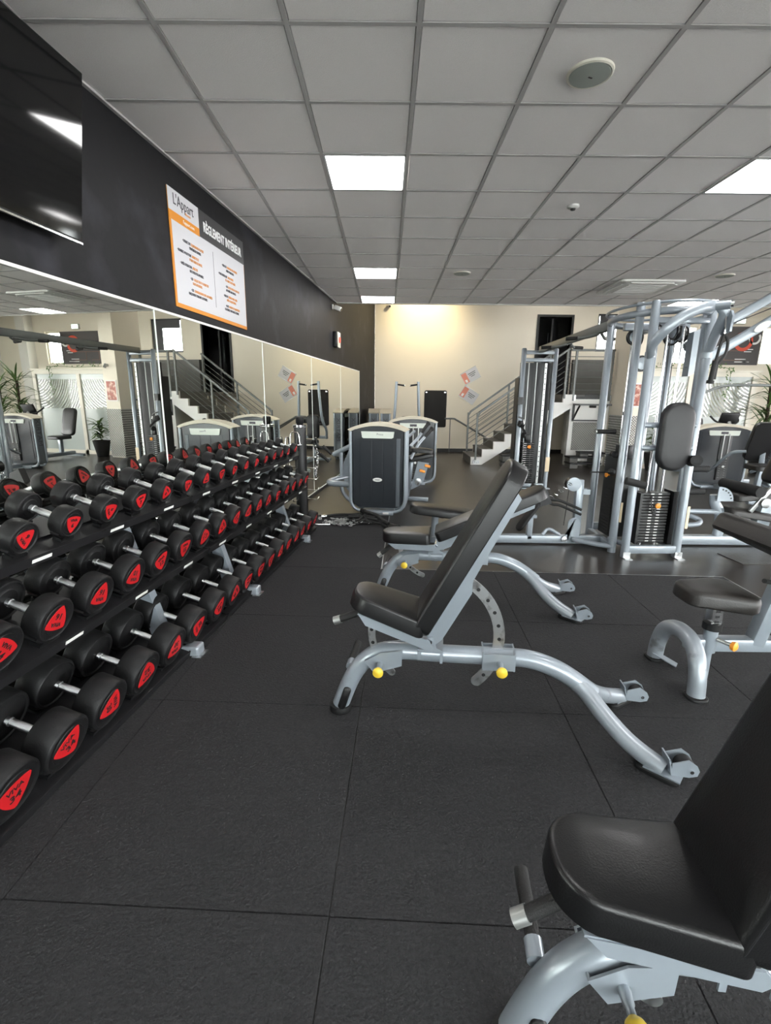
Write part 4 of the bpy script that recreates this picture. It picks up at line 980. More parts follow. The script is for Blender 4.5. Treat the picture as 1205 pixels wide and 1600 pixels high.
for (x, y, lb) in ((-.27, 11.72, 'machine seen end-on by the corner, right one of two'), (-.56, 12.0, 'machine seen end-on by the corner, left one of two')):
    m = machine('end_on_machine', lb, (x+.12, y+.40), R_(-90), .80, 1.24)
# machine with tall upright arms
t = thing('pullover_machine', 'seated machine with two tall upright handle arms before the cream wall', 'gym machine', (.45, 11.1, 0), 0, 'selectorised machines')
for sx_ in (-1, 1):
    b = BM(); tube(b, cr([(sx_*.30, .30, .55), (sx_*.33, .22, .75), (sx_*.29, .08, 1.0), (sx_*.26, .03, 1.40), (sx_*.24, 0, 1.86)], 6), .032, 12); obj('handle_arm', b, 'frame_silver', t)
    b = BM(); cyl(b, (sx_*.25, 0, 1.80), (sx_*.07, 0, 1.775), .020, 10); obj('hand_grip', b, 'rubber_grip', t)
    b = BM(); cyl(b, (sx_*.07, 0, 1.775), (sx_*.055, 0, 1.773), .02, 10); obj('grip_end', b, 'chrome', t)
    b = BM(); box(b, (sx_*.20, .25, .98), (.13, .10, .16), None, .03); obj('shoulder_pad', b, 'vinyl_black', t)
b = BM(); bar(b, (-.4, .3, .06), (.4, .3, .06), .08, .07, .01); bar(b, (0, -.5, .06), (0, .9, .06), .08, .07, .01); bar(b, (-.33, .3, .58), (.33, .3, .58), .07, .07, .01); bar(b, (0, .3, .06), (0, .3, .6), .08, .08, .01); obj('frame', b, 'frame_silver', t)
b = BM(); pad(b, rrect(.42, .40, .08), .08, .025, Matrix.Translation((-.21, -.1, .46))); obj('seat_pad', b, 'vinyl_black', t)
b = BM(); pad(b, rrect(.55, .30, .08), .08, .025, Matrix.Translation((0, .26, .55)) @ Matrix(((0, 1, 0, 0), (0, 0, -1, 0), (1, 0, 0, 0), (0, 0, 0, 1)))); obj('back_pad', b, 'vinyl_black', t)
# machines at the right, beyond the multi-gym
mr = machine('stack_machine', 'dark machine with white display plate seen right of the multi-gym', (5.80, 8.40), R_(-4), .92, 1.13, True)
mr2 = machine('stack_machine', 'dark machine cut off by the right edge of the photo', (6.95, 8.15), R_(-4), .86, 1.16, True)
for mm in (mr, mr2):
    b = BM(); bar(b, (0, 0, .06), (0, -1.5, .06), .09, .07, .01); bar(b, (-.35, -1.4, .06), (.35, -1.4, .06), .08, .07, .01); obj('floor_beam', b, 'frame_silver', mm)
    b = BM(); bar(b, (0, -1.0, .06), (0, -1.05, .50), .08, .07, .01); bar(b, (.05, -.95, .5), (.20, -.72, 1.0), .07, .06, .01); obj('seat_post', b, 'frame_silver', mm)
    b = BM(); pad(b, rrect(.44, .40, .09), .08, .025, Matrix.Translation((-.22, -1.12, .50))); obj('seat_pad', b, 'pad_worn', mm)
    b = BM(); pad(b, rrect(.62, .36, .09), .08, .025, Matrix.Translation((.02, -.84, .60)) @ Matrix.Rotation(R_(-72), 4, 'X') @ Matrix.Rotation(R_(-90), 4, 'Z')); obj('back_pad', b, 'vinyl_black', mm)
    for sx_ in (-1, 1):
        b = BM(); tube(b, cr([(sx_*.34, -.3, .35), (sx_*.40, -.6, .50), (sx_*.36, -.85, .72), (sx_*.22, -.98, .76)], 5), .024, 10); obj('side_arm', b, 'frame_silver', mm)
    b = BM(); box(b, (.28, -.95, .58), (.10, .04, .05), (0, .3, .2), .012); obj('orange_lever', b, 'orange', mm)

# ================================================================== PREACHER BENCH at the right
t = thing('preacher_bench', 'silver curl bench with post-mounted black seat and slanted arm pad', 'bench', (1.62, 2.40, MT))
def pp(nm, b, m='frame_silver', sm=True, label=None): return obj(nm, b, m, t, sm, label)
b = BM(); tube(b, cr([(-.008, .215, .015), (-.005, .205, .12), (.0, .165, .215), (.01, .08, .262), (.01, -.03, .262), (.0, -.12, .215), (-.006, -.165, .12), (-.008, -.18, .015)], 6), .043, 16, sx=1.0); pp('arch_foot', b, 'frame_worn')
for y in (.215, -.18):
    b = BM(); pad(b, rrect(.105, .105, .04), .016, .005, Matrix.Translation((-.06, y, 0))); pp('foot_shoe', b, 'rubber_black')
b = BM(); bar(b, (-.03, .20, .05), (.07, .12, .008), .05, .005); pp('floor_clip', b)
b = BM(); bar(b, (.03, .02, .205), (1.05, .02, .205), .07, .075, .012); pp('main_beam', b)
b = BM(); tube(b, [(.14, .0, .0), (.14, .0, .17)], .025, 12); pp('stub_leg', b)
b = BM(); lathe(b, [(.17, .034), (.30, .034), (.302, .042), (.325, .042), (.327, .02)], 16, (0, 0, 1), (.145, .0, 0)); pp('seat_sleeve', b)
b = BM(); lathe(b, [(.300, .040), (.302, .047), (.340, .047), (.343, .03)], 16, (0, 0, 1), (.145, .0, 0)); pp('sleeve_ring', b, 'rubber_black')
b = BM(); bxx(b, .118, .172, -.027, .027, .33, .47); sp_ = pp('seat_post', b, 'chrome', False)
for k in range(4):
    b = BM(); bxx(b, .134, .156, -.0285, -.026, .345+k*.03, .360+k*.03); obj('slot', b, 'plastic_black', sp_, False)
b = BM(); cyl(b, (.16, -.03, .255), (.20, -.085, .25), .010, 10); pn = pp('pull_pin', b, 'alu')
b = BM(); lathe(b, [(0, .010), (.006, .022), (.024, .026), (.032, .014)], 18, (.5, -.85, 0), (.198, -.083, .25)); obj('knob', b, 'orange', pn, label='orange round pull knob')
b = BM(); out = [(a, c) for a, c in rrect(.345, .23, [.07, .07, .08, .08], 7, .34)]; pad(b, out, .085, .03, Matrix.Translation((-.05, .01, .465)) @ Matrix.Rotation(R_(3), 4, 'Y')); pp('seat_pad', b, 'pad_worn')
b = BM(); bar(b, (.40, .02, .20), (.52, .02, .72), .075, .075, .012); pp('upright', b)
b = BM(); pad(b, rrect(.60, .56, .07), .11, .04, Matrix.Translation((.235, .04, .80)) @ Matrix.Rotation(R_(24), 4, 'Y')); pp('arm_pad', b, 'pad_worn')
b = BM(); tube(b, cr([(1.05, .24, .02), (1.05, .20, .15), (1.05, .02, .21), (1.05, -.17, .15), (1.05, -.21, .02)], 5), .042, 14); pp('rear_foot', b)
b = BM(); cyl(b, (.44, .02, .56), (.36, -.02, .585), .012, 10); pp('pad_lever', b, 'rubber_grip')

# ================================================================== STAIRCASE AND LANDING
SY0, SY1 = 11.30, 12.48; GX, RISE, NX = .253, .18, 1.97
LX = NX+8*GX; LZ = 9*RISE
t = thing('staircase', 'grey and white staircase with steel railings rising to the right', 'staircase', (NX, SY0, 0))
def sp2(nm, b, m, sm=False): return wpart(nm, b, m, t, sm)
for k in range(9):
    x = NX+k*GX; z = (k+1)*RISE
    b = BM(); bxx(b, x-.01, x+GX+(.02 if k < 8 else .25), SY0+.03, SY1, z-.04, z); sp2('tread', b, 'stair_grey')
    b = BM(); bxx(b, x, x+.02, SY0+.03, SY1, z-RISE, z-.04); sp2('riser', b, 'stair_grey')
# white stepped stringer on the near side
pts = [(NX, 0), (NX, RISE)]
for k in range(1, 9): pts += [(NX+k*GX, k*RISE), (NX+k*GX, (k+1)*RISE)]
pts += [(LX+.2, LZ), (LX+.2, LZ-.30), (NX+.25, 0)]
b = BM(); prism(b, [(x, SY0-.03, z) for x, z in pts], (0, .06, 0)); sp2('stringer', b, 'stair_white')
b = BM(); prism(b, [(x, SY1, z) for x, z in pts], (0, .05, 0)); sp2('stringer', b, 'stair_white')
def railing(y, x0, x1, zoff, name):
    """sloping rail following the stair: posts, top rail, five wires"""
    def zz(x): return RISE+(x-NX)*RISE/GX
    b = BM(); pts = [(x0, y, zz(x0)+.86), (x0+.05, y, zz(x0)+.95), (x1, y, zz(x1)+.95)]
    bar(b, pts[1], pts[2], .045, .045, .006); bar(b, (x0, y, zz(x0)+.86), (x0+.06, y, zz(x0)+.965), .045, .045, .006); sp2(name, b, 'rail_grey')
    n = 3
    for k in range(n):
        x = x0+(x1-x0)*k/(n-1)*.98; b = BM(); bxx(b, x-.02, x+.02, y-.02, y+.02, zz(x)-(.16 if k == 0 else .10), zz(x)+.93); sp2('rail_post', b, 'rail_grey')
    for q in range(6):
        h = .14+q*.125; b = BM(); cyl(b, (x0, y, zz(x0)+h), (x1, y, zz(x1)+h), .008, 6); sp2('rail_wire', b, 'rail_grey')
railing(SY0-.05, NX+.10, LX+.05, 0, 'top_rail')
railing(SY1-.08, NX+.08, LX+.05, 0, 'top_rail')
b = BM(); bxx(b, NX+.04, NX+.19, SY0-.075, SY0-.03, .035, .115); sp2('post_plate', b, 'steel')

# landing block behind, with the railing along its edge
LW = 5.09
b = BM(); bxx(b, LX+.21, LW, SY0+.05, SY0+.22, 0, LZ-.10); struct('wall_landing', b, 'stair_white')
b = BM(); bxx(b, LX-.02, LW, SY0+.04, YB, LZ-.10, LZ-.012); bxx(b, LW, 7.2, 12.9, YB, LZ-.10, LZ-.012); ld = struct('floor_landing', b, 'stair_grey')
b = BM(); bxx(b, LW-.06, LW, SY0+.23, YB, 0, LZ-.10); struct('wall_stairwell', b, 'stair_white')  # return wall added to block the bright windows seen under the stairs
b = BM(); bxx(b, LX+.21, LW, SY0+.035, SY0+.06, LZ-.10, LZ-.0); obj('landing_edge', b, 'plate_dark', ld, False)
b = BM(); bxx(b, 5.10, 7.1, YB-.15, YB-.012, LZ-.01, LZ+.95); obj('landing_parapet', b, 'stair_grey', ld, False)
t = thing('landing_railing', 'grey steel railing along the upper landing edge', 'railing', (4.22, SY0, LZ))
def rp(nm, b, m='rail_grey', sm=False): return wpart(nm, b, m, t, sm)
for x in (4.22, 5.03):
    b = BM(); bxx(b, x-.022, x+.022, SY0-.03, SY0+.014, LZ-.14, LZ+.96); rp('rail_post', b)
    b = BM(); bxx(b, x-.075, x+.075, SY0+.012, SY0+.034, LZ-.13, LZ-.01); rp('post_plate', b, 'steel')
b = BM(); bar(b, (LX+.10, SY0-.008, LZ+.96), (5.07, SY0-.008, LZ+.96), .05, .045, .006); rp('top_rail', b)
for z in (.10, .24, .38, .52, .68, .82):
    b = BM(); cyl(b, (LX+.10, SY0-.008, LZ+z), (5.07, SY0-.008, LZ+z), .008, 6); rp('rail_wire', b)
# low handrail of the stairwell going down behind
t = thing('stairwell_handrail', 'thin grey handrail bending down beside the stair foot', 'railing', (1.75, 13.5, 0))
def hp(nm, b, m='rail_grey', sm=True): return wpart(nm, b, m, t, sm)
for dy in (0, .25):
    b = BM(); tube(b, cr([(1.60, 13.5+dy*.3, .965), (1.84, 13.5+dy*.5, .965), (1.92, 13.5+dy*.6, .93), (2.30, 13.5+dy, .72), (2.75, 13.5+dy, .46)], 4), .022, 10); hp('handrail', b)
b = BM(); cyl(b, (1.74, 13.5, 0), (1.74, 13.5, .95), .011, 8); lathe(b, [(0, .07), (.01, .06), (.02, .015)], 12, (0, 0, 1), (1.74, 13.5, 0)); hp('rail_post', b)

# upper door (ajar) and its frame
b = BM(); bxx(b, 4.06, 4.12, YB-.03, YB+.2, LZ-.01, 3.74); bxx(b, 5.00, 5.06, YB-.03, YB+.2, LZ-.01, 3.74); bxx(b, 4.12, 5.0, YB-.03, YB+.2, 3.68, 3.74); d1 = struct('door_1', b, 'plate_dark')
b = BM(); box(b, (4.70, YB+.42, (LZ+3.66)/2+.0), (.86, .045, 3.64-LZ), (0, 0, R_(62))); lf = obj('door_leaf', b, 'door_dark', d1, False)
b = BM(); box(b, (4.58, YB+.45, 2.9), (.012, .55, .8), (0, 0, R_(-28))); obj('door_pane', b, 'shield', lf, False)
b = BM(); bxx(b, 4.0, 5.6, YB+1.1, YB+1.14, LZ-.1, 4.2); bxx(b, 4.0, 4.04, YB+.2, YB+1.1, LZ-.1, 4.2); bxx(b, 5.56, 5.6, YB+.2, YB+1.1, LZ-.1, 4.2); bxx(b, 4.0, 5.6, YB+.2, YB+1.14, 4.2, 4.24); bxx(b, 4.0, 5.6, YB+.2, YB+1.14, LZ-.14, LZ-.1); struct('wall_lobby', b, 'sign_dark')

# windows in the back wall
def window(n, x0, x1, z0, z1, cols=1, rows=1, m='door_frame', pane='glass_clear', y=YB+.05):
    b = BM(); f_ = .05
    bxx(b, x0, x0+f_, y, y+.07, z0, z1); bxx(b, x1-f_, x1, y, y+.07, z0, z1); bxx(b, x0+f_, x1-f_, y, y+.07, z0, z0+f_); bxx(b, x0+f_, x1-f_, y, y+.07, z1-f_, z1)
    w = struct('window_%d' % n, b, m)
    for k in range(1, cols):
        x = x0+(x1-x0)*k/cols; b = BM(); bxx(b, x-.025, x+.025, y, y+.07, z0+f_, z1-f_); obj('mullion', b, m, w, False)
    for k in range(cols):
        xa = x0+(x1-x0)*k/cols+.03; xb = x0+(x1-x0)*(k+1)/cols-.03; b = BM(); bxx(b, xa, xb, y+.03, y+.038, z0+.04, z1-.04); obj('pane', b, pane, w, False)
    return w
w1 = window(1, 5.72, 6.80, 2.80, 3.78, 1, 1, 'door_dark')
b = BM(); bxx(b, 5.78, 6.74, YB+.02, YB+.03, 3.50, 3.73); bxx(b, 6.40, 6.74, YB+.02, YB+.03, 2.85, 3.50); obj('blind', b, 'sign_dark', w1, False)
window(2, 7.75, 8.50, 2.48, 3.50)
window(3, 10.25, 10.85, 2.48, 3.50)
window(4, 5.55, 8.35, .05, 2.25, 3, 1, 'door_frame', 'glass_frost')  # frosting added to dim the daylight behind the screen
for n, (x0, x1, z0, z1) in enumerate(HF): window(5+n, x0, x1, z0, z1, 2, 1, 'alu', 'glass_clear', YF-.12)  # glazing of the unseen front openings added for daylight

# dark poster with rings beside the high windows
t = thing('wall_poster', 'large dark poster with red and white rings high on the far wall', 'poster', (9.38, YB-.002, 2.48))
b = BM(); bxx(b, -.86, .84, -.02, 0, 0, 1.0); obj('panel', b, 'poster_dark', t, False)
def ringp(nm, x, z, r0, r1, m, a0=0, a1=360):
    b = BM(); ring_arc(b, x, z, r0, r1, a0, a1, .006, -.024, 28); obj(nm, b, m, t, False)
ringp('red_ring', .36, .62, .17, .26, 'poster_red'); ringp('white_ring', .66, .70, .11, .165, 'ink_white', -220, 40)
for (x0, x1, z) in ((-.65, .30, .37), (-.10, .36, .12), (-.6, -.3, .12)):
    b = BM(); bxx(b, x0, x1, -.024, -.019, z, z+.008); obj('printed_line', b, 'poster_line', t, False)
for (x, z0, z1) in ((-.10, .12, .37), (-.60, .12, .37)):
    b = BM(); bxx(b, x, x+.008, -.024, -.019, z0, z1); obj('printed_line', b, 'poster_line', t, False)
for (x, z, w) in ((.42, .40, .24), (.42, .34, .2), (.2, .14, .3), (.2, .07, .34), (.4, .07, .2)):
    b = BM(); bxx(b, x, x+w, -.024, -.019, z, z+.022); obj('printed_words', b, 'ink_white', t, False)
# white pier and wall seams
b = BM(); bxx(b, 11.30, 11.65, YB-.30, YB-.001, 0, ZU); struct('trim_3', b, 'wall_white')
t = thing('exit_sign', 'small illuminated exit sign above the dark poster', 'sign', (9.55, YB, 3.62))
b = BM(); bxx(b, -.14, .14, -.07, -.001, -.08, .08, .008); obj('housing', b, 'ac_white', t)
b = BM(); bxx(b, -.12, .12, -.074, -.069, -.06, .06); obj('lit_face', b, 'green_sign', t, False)

# glazed entrance screen with printed arcs
EY = 10.95; EX0, EXM, EX1, EZ = 5.52, 6.62, 8.00, 2.02
b = BM()
bxx(b, EX0, EX1+.06, EY-.04, EY+.06, EZ, EZ+.10)
for x in (EX0, EXM-.05, EX1-.04): bxx(b, x, x+.10, EY-.03, EY+.05, 0, EZ)
bxx(b, EX0, EX1, EY-.03, EY+.05, 0, .10)
d2 = struct('door_2', b, 'door_frame')
b = BM(); bxx(b, EX0-.02, EX1+.10, EY-.10, EY+.30, EZ+.10, EZ+.13); obj('header_shelf', b, 'door_frame', d2, False)
for (x0, x1) in ((EX0+.10, EXM-.05), (EXM+.05, EX1-.04)):
    b = BM(); bxx(b, x0, x1, EY, EY+.008, 1.16, EZ); obj('clear_pane', b, 'glass_clear', d2, False)
    b = BM(); bxx(b, x0, x1, EY, EY+.008, .10, 1.16); obj('frosted_pane', b, 'glass_frost', d2, False)
    b = BM(); bxx(b, x0, x1, EY-.001, EY-.0002, EZ-.13, EZ); obj('film_band', b, 'glass_frost', d2, False)
    # concentric arcs of white film, clipped to the pane
    cx, cz = (x0-.05, 2.05) if x0 < EXM else (x1+.10, 2.10)
    b = BM()
    r = .18
    while r < 1.9:
        for k in range(64):
            a0, a1 = 2*PI*k/64, 2*PI*(k+1)/64
            P = [(cx+math.cos(a0)*r, cz+math.sin(a0)*r), (cx+math.cos(a1)*r, cz+math.sin(a1)*r), (cx+math.cos(a1)*(r+.036), cz+math.sin(a1)*(r+.036)), (cx+math.cos(a0)*(r+.036), cz+math.sin(a0)*(r+.036))]
            for cl in ((1, 0, -x0), (-1, 0, x1), (0, 1, -1.16), (0, -1, EZ-.13)):
                P = clip_poly(P, *cl)
                if len(P) < 3: break
            if len(P) >= 3: b.faces.new([b.verts.new((x, EY-.003, z)) for x, z in P])
        r += .066
    ao = obj('arc_film', b, 'film_white', d2, False, kind='stuff')
b = BM(); bxx(b, EX1+.0, EX1+.06, EY, YB, 0, EZ+.10); struct('wall_entrance', b, 'door_frame')
# pier with tread-plate guards
b = BM(); bxx(b, 5.10, 5.50, 10.55, 11.45, 0, ZU); pr_ = struct('wall_pier', b, 'wall_cream')
b = BM(); bxx(b, 5.095, 5.505, 10.535, 10.549, .02, 1.18); obj('guard_plate', b, 'diamond_plate', pr_, False)
b = BM(); bxx(b, 5.085, 5.099, 10.535, 11.28, .02, 1.18); obj('guard_plate', b, 'diamond_plate', pr_, False)
t = thing('framed_poster', 'small framed red photo poster on the cream pier', 'poster', (5.30, 10.549, 1.36))
b = BM(); bxx(b, -.16, .16, -.012, -.001, 0, .50); obj('frame', b, 'wall_white', t, False)
b = BM(); bxx(b, -.13, .13, -.014, -.011, .03, .47); obj('print', b, 'poster_photo', t, False)
t = thing('pier_lamp', 'small grey spotlight fixed to the cream pier', 'lamp', (5.34, 10.549, 2.20))
b = BM(); cyl(b, (0, -.002, 0), (0, -.05, 0), .03); cyl(b, (0, -.05, .02), (.0, -.10, -.05), .035); obj('body', b, 'alu', t)

# climbing plants on the header, potted plants
def leaves(n, h0, h1, spread, wid, up=.5, seed=1):
    rnd = random.Random(seed); b = BM()
    for k in range(n):
        a = rnd.uniform(0, 2*PI); z0 = rnd.uniform(h0, h1); L = rnd.uniform(.6, 1.1)*spread; e = rnd.uniform(.1, 1.2)*up
        d = Vector((math.cos(a), math.sin(a), 0)); s_ = Vector((-d.y, d.x, 0)); P = [Vector((0, 0, z0))]
        pts = []
        for q in range(5):
            u = q/4; p = d*(L*u)+Vector((0, 0, z0+L*e*u-L*.5*u*u)); w = wid*math.sin(PI*min(.97, u*.85+.15))
            pts.append((p-s_*w, p+s_*w+Vector((0, 0, .006))))
        vv = [(b.verts.new(p), b.verts.new(q)) for p, q in pts]
        for A, B2 in zip(vv, vv[1:]): b.faces.new((A[0], A[1], B2[1], B2[0]))
    return b
def yucca(loc, lb, h, seed, spread=.50):
    t = thing('potted_yucca', lb, 'plant', (*loc, 0))
    b = BM(); lathe(b, [(0, .13), (.01, .14), (.33, .19), (.36, .20), (.36, .18), (.31, .17), (.31, .001)], 20, (0, 0, 1)); obj('pot', b, 'pot', t)
    b = BM(); lathe(b, [(.28, .165), (.315, .165), (.318, .001)], 16, (0, 0, 1)); obj('soil', b, 'soil', t)
    b = BM(); tube(b, cr([(0, 0, .3), (.02, .01, h*.4), (-.01, .02, h*.75)], 4), .032, 8); obj('trunk', b, 'soil', t)
    o = obj('foliage', leaves(95, h*.35, h*.8, spread, .022, 1.2, seed), 'leaf', t); o['kind'] = 'stuff'
yucca((8.02, 10.42), 'tall spiky yucca in a pot right of the glazed screen', 2.45, 3)
yucca((8.85, 10.6), 'tall spiky yucca further right of the glazed screen', 2.2, 5)
t = thing('potted_shrub', 'low leafy plant in a black pot beside the cream pier', 'plant', (5.85, 10.62, 0))
b = BM(); lathe(b, [(0, .12), (.01, .13), (.38, .20), (.40, .205), (.40, .185), (.35, .18), (.35, .001)], 4+16, (0, 0, 1)); obj('pot', b, 'pot', t)
o = obj('foliage', leaves(90, .40, .85, .26, .028, .9, 8), 'leaf', t); o['kind'] = 'stuff'
t = thing('trailing_vine', 'thin green vine trailing along the top of the glazed screen', 'plant', (6.6, EY-.03, EZ+.13))
b = BM(); tube(b, cr([(-.95, 0, .03), (-.6, .02, .05), (0, -.02, .03), (.5, .01, .06), (.75, -.09, .02), (.78, -.10, -.25), (.74, -.10, -.55)], 4), .006, 6); obj('stem', b, 'leaf', t)
b = BM(); rnd = random.Random(4)
for k in range(80):
    x = rnd.uniform(-.95, .75) if k < 45 else .76+rnd.uniform(-.08, .08); y = rnd.uniform(-.06, .03) if k < 45 else -.10+rnd.uniform(-.02, .02); z = .06+rnd.uniform(-.01, .08) if k < 45 else rnd.uniform(-.65, .05)
    s_ = .03; a = rnd.uniform(0, PI); vv = [b.verts.new((x+math.cos(a)*s_*u, y+rnd.uniform(-.01, .01), z+math.sin(a)*s_*u+v*s_*.6)) for u, v in ((-1, 0), (0, -1), (1, 0), (0, 1))]; b.faces.new(vv)
o = obj('foliage', b, 'leaf', t); o['kind'] = 'stuff'

# recumbent bike by the screen, seen in the mirror
t = thing('recumbent_bike', 'recumbent exercise bike with black seat by the glazed screen', 'exercise bike', (6.5, 9.7, 0))
b = BM(); bar(b, (0, -.7, .10), (0, .7, .10), .12, .09, .02); bar(b, (-.3, -.7, .05), (.3, -.7, .05), .08, .07, .01); bar(b, (-.3, .7, .05), (.3, .7, .05), .08, .07, .01); obj('frame', b, 'frame_silver', t)
b = BM(); pad(b, rrect(.42, .40, .1), .08, .03, Matrix.Translation((-.20, .35, .46))); obj('seat_pad', b, 'vinyl_black', t)
b = BM(); pad(b, rrect(.68, .38, .1), .08, .03, Matrix.Translation((0, .62, .52)) @ Matrix(((0, 1, 0, 0), (.26, 0, -.966, 0), (.966, 0, .26, 0), (0, 0, 0, 1)))); obj('back_pad', b, 'vinyl_black', t)
b = BM(); bar(b, (0, .35, .1), (0, .35, .47), .08, .08, .01); obj('seat_post', b, 'frame_silver', t)
b = BM(); tube(b, cr([(0, -.5, .12), (0, -.52, .6), (0, -.42, 1.0), (0, -.35, 1.12)], 5), .03, 10); obj('console_mast', b, 'alu', t)
b = BM(); box(b, (0, -.33, 1.18), (.34, .06, .24), (.4, 0, 0), .02); obj('console', b, 'plastic_black', t)
b = BM(); tube(b, cr([(-.26, -.18, 1.22), (-.20, -.30, 1.12), (0, -.36, 1.06), (.20, -.30, 1.12), (.26, -.18, 1.22)], 5), .018, 8); obj('handlebar', b, 'rubber_grip', t)
b = BM(); lathe(b, [(-.09, .05), (-.08, .24), (.08, .24), (.09, .05)], 24, (1, 0, 0), (0, -.42, .36)); obj('flywheel_cover', b, 'plastic_black', t)

# ================================================================== THINGS AT THE BACK WALL
t = thing('exercise_mat', 'black exercise mat hung by two eyelets on the cream wall', 'mat', (1.365, YB, .70))
b = BM(); pad(b, rrect(1.02, .63, .05), .02, .006, Matrix(((0, 1, 0, 0), (0, 0, -1, -.004), (1, 0, 0, 0), (0, 0, 0, 1)))); obj('mat', b, 'foam_black', t)
for x in (-.26, .26):
    b = BM(); lathe(b, [(.02, .028), (.032, .026), (.034, .012)], 14, (0, -1, 0), (x, 0, .965)); obj('eyelet', b, 'chrome', t)
def small_poster(lb, c, ang, flip):
    t = thing('tilted_notice', lb, 'notice', (c[0], YB, c[1]), 0, 'notices on the cream wall', (0, R_(ang), 0))
    w, h = .48, .33
    b = BM(); bxx(b, -w/2, w/2, -.010, -.001, -h/2, h/2); obj('sheet', b, 'sign_white', t, False)
    b = BM(); bxx(b, -w/2+.01, -w/2+.155, -.012, -.009, -h/2+.02, h/2-.02); rb_ = obj('red_band', b, 'poster_salmon', t, False)
    b = BM(); bxx(b, -w/2+.05, -w/2+.11, -.0135, -.011, -h/2+.04, -h/2+.12); obj('band_mark', b, 'ink_white', rb_, False)
    for k, (x0, x1) in enumerate(((-.05, .17), (-.03, .16), (0, .12))):
        b = BM(); bxx(b, x0, x1, -.0125, -.009, .05-k*.045, .068-k*.045); obj('printed_line', b, 'ink_dark', t, False)
    for z in (-h/2, h/2):
        b = BM(); bxx(b, -w/2-.005, w/2+.005, -.016, -.001, z-.007, z+.007); obj('clip_rail', b, 'alu', t, False)
small_poster('upper of two tilted notices with a red band on the cream wall', (2.32, 2.13), -30, 0)
small_poster('lower of two tilted notices with a red band on the cream wall', (2.30, 1.60), 32, 0)
# wall lamp washing the cream wall from above, out of sight behind the ceiling edge
t = thing('wall_washer', 'small warm spotlight on the high ceiling in front of the cream wall', 'lamp', (.95, 12.7, ZU))
b = BM(); cyl(b, (0, 0, -.002), (0, 0, -.10), .02); cyl(b, (0, -.02, -.10), (0, .10, -.20), .06, 16); obj('body', b, 'ac_white', t)
ll = bpy.data.lights.new('wall_washer_beam', 'SPOT'); ll.energy = 130; ll.color = (1, .83, .50); ll.spot_size = R_(115); ll.spot_blend = .9; ll.shadow_soft_size = .08
lo = bpy.data.objects.new('wall_washer_beam', ll); C.objects.link(lo); lo.parent = t; lo.location = (0, .12, -.22); lo.rotation_euler = (R_(52), 0, 0)

# pull-up bracket and tread plate on the landing wall
t = thing('wall_bracket', 'black wall-mounted pull-up bracket below the landing', 'bracket', (4.58, SY0+.05, 1.02))
FY = -.02
for x in (-.30, .30):
    b = BM(); bxx(b, x-.02, x+.02, -.03, -.001, 0, .40); bar(b, (x, -.02, .38), (x, -.45, .38), .035, .035); bar(b, (x, -.02, .04), (x, -.36, .37), .03, .03); obj('side_frame', b, 'plastic_black', t, False)
b = BM(); bar(b, (-.36, -.45, .38), (.36, -.45, .38), .035, .035); bar(b, (-.30, -.02, .02), (.30, -.02, .02), .03, .03); obj('cross_bar', b, 'plastic_black', t, False)
b = BM(); cyl(b, (-.12, -.45, .34), (-.02, -.55, .34), .025); obj('grip', b, 'rubber_grip', t)
t = thing('wall_tread_plate', 'grey tread plate panel fixed below the wall bracket', 'plate', (4.59, SY0+.05, .36))
b = BM(); bxx(b, -.29, .29, -.012, -.001, 0, .64); obj('plate', b, 'diamond_plate', t, False)
# stacks of step platforms
def step_platform(lb, loc, rz, w=.70, d=.32, h=.11):
    t = thing('step_platform', lb, 'step', loc, rz, 'aerobic step platforms')
    b = BM(); bxx(b, -w/2, w/2, -d/2, d/2, h-.035, h, .01); obj('deck', b, 'shelf_black', t)
    for x in (-w/2+.10, w/2-.10):
        b = BM(); bxx(b, x-.09, x+.09, -d/2+.02, d/2-.02, 0, h-.035, .008); obj('riser_block', b, 'stair_grey', t)
    return t
step_platform('grey and black step platform at the bottom of the stack below the tread plate', (4.45, 10.95, 0), .05, .72, .34, .13)
step_platform('grey and black step platform second in the stack below the tread plate', (4.45, 10.97, .131), .03, .72, .34, .13)
step_platform('grey and black step platform on top of the stack below the tread plate', (4.62, 10.99, .262), -.04, .56, .32, .10)
step_platform('grey and black step platform at the bottom of the stack under the stairs', (3.0, 11.0, 0), -.03, .80, .34, .14)
step_platform('grey and black step platform on top of the stack under the stairs', (3.0, 11.02, .141), .02, .80, .34, .14)

# ================================================================== ACCESSORY STAND AND CABLE ATTACHMENTS
t = thing('accessory_stand', 'black cylindrical stand hung with chrome cable attachments past the rack', 'stand', (-1.08, 6.09, 0))
b = BM(); lathe(b, [(0, .20), (.02, .20), (.03, .075), (1.16, .075), (1.165, .07)], 24, (0, 0, 1)); obj('column', b, 'plastic_black', t)
for z in (1.165, 1.145):
    b = BM(); tube(b, ellipse(0, 0, .082, .082, z), .009, 8, closed=True); obj('chrome_ring', b, 'chrome', t)
b = BM(); lathe(b, [(0, .03), (.03, .05), (.10, .05), (.11, .03)], 14, (0, 0, 1), (0, 0, 1.165)); obj('top_grip', b, 'rubber_black', t)
for k, z in enumerate((.92, .78, .64, .50, .36, .24)):
    for a in (-10, 140, 250):
        d = Vector((math.cos(R_(a)), math.sin(R_(a)), 0))
        b = BM(); tube(b, cr([d*.07+Vector((0, 0, z)), d*.20+Vector((0, 0, z-.005)), d*.23+Vector((0, 0, z+.03))], 4), .006, 6); obj('hook', b, 'chrome', t)
def at_stand(dx, dy, z): return Vector((-1.08+dx, 6.09+dy, z))
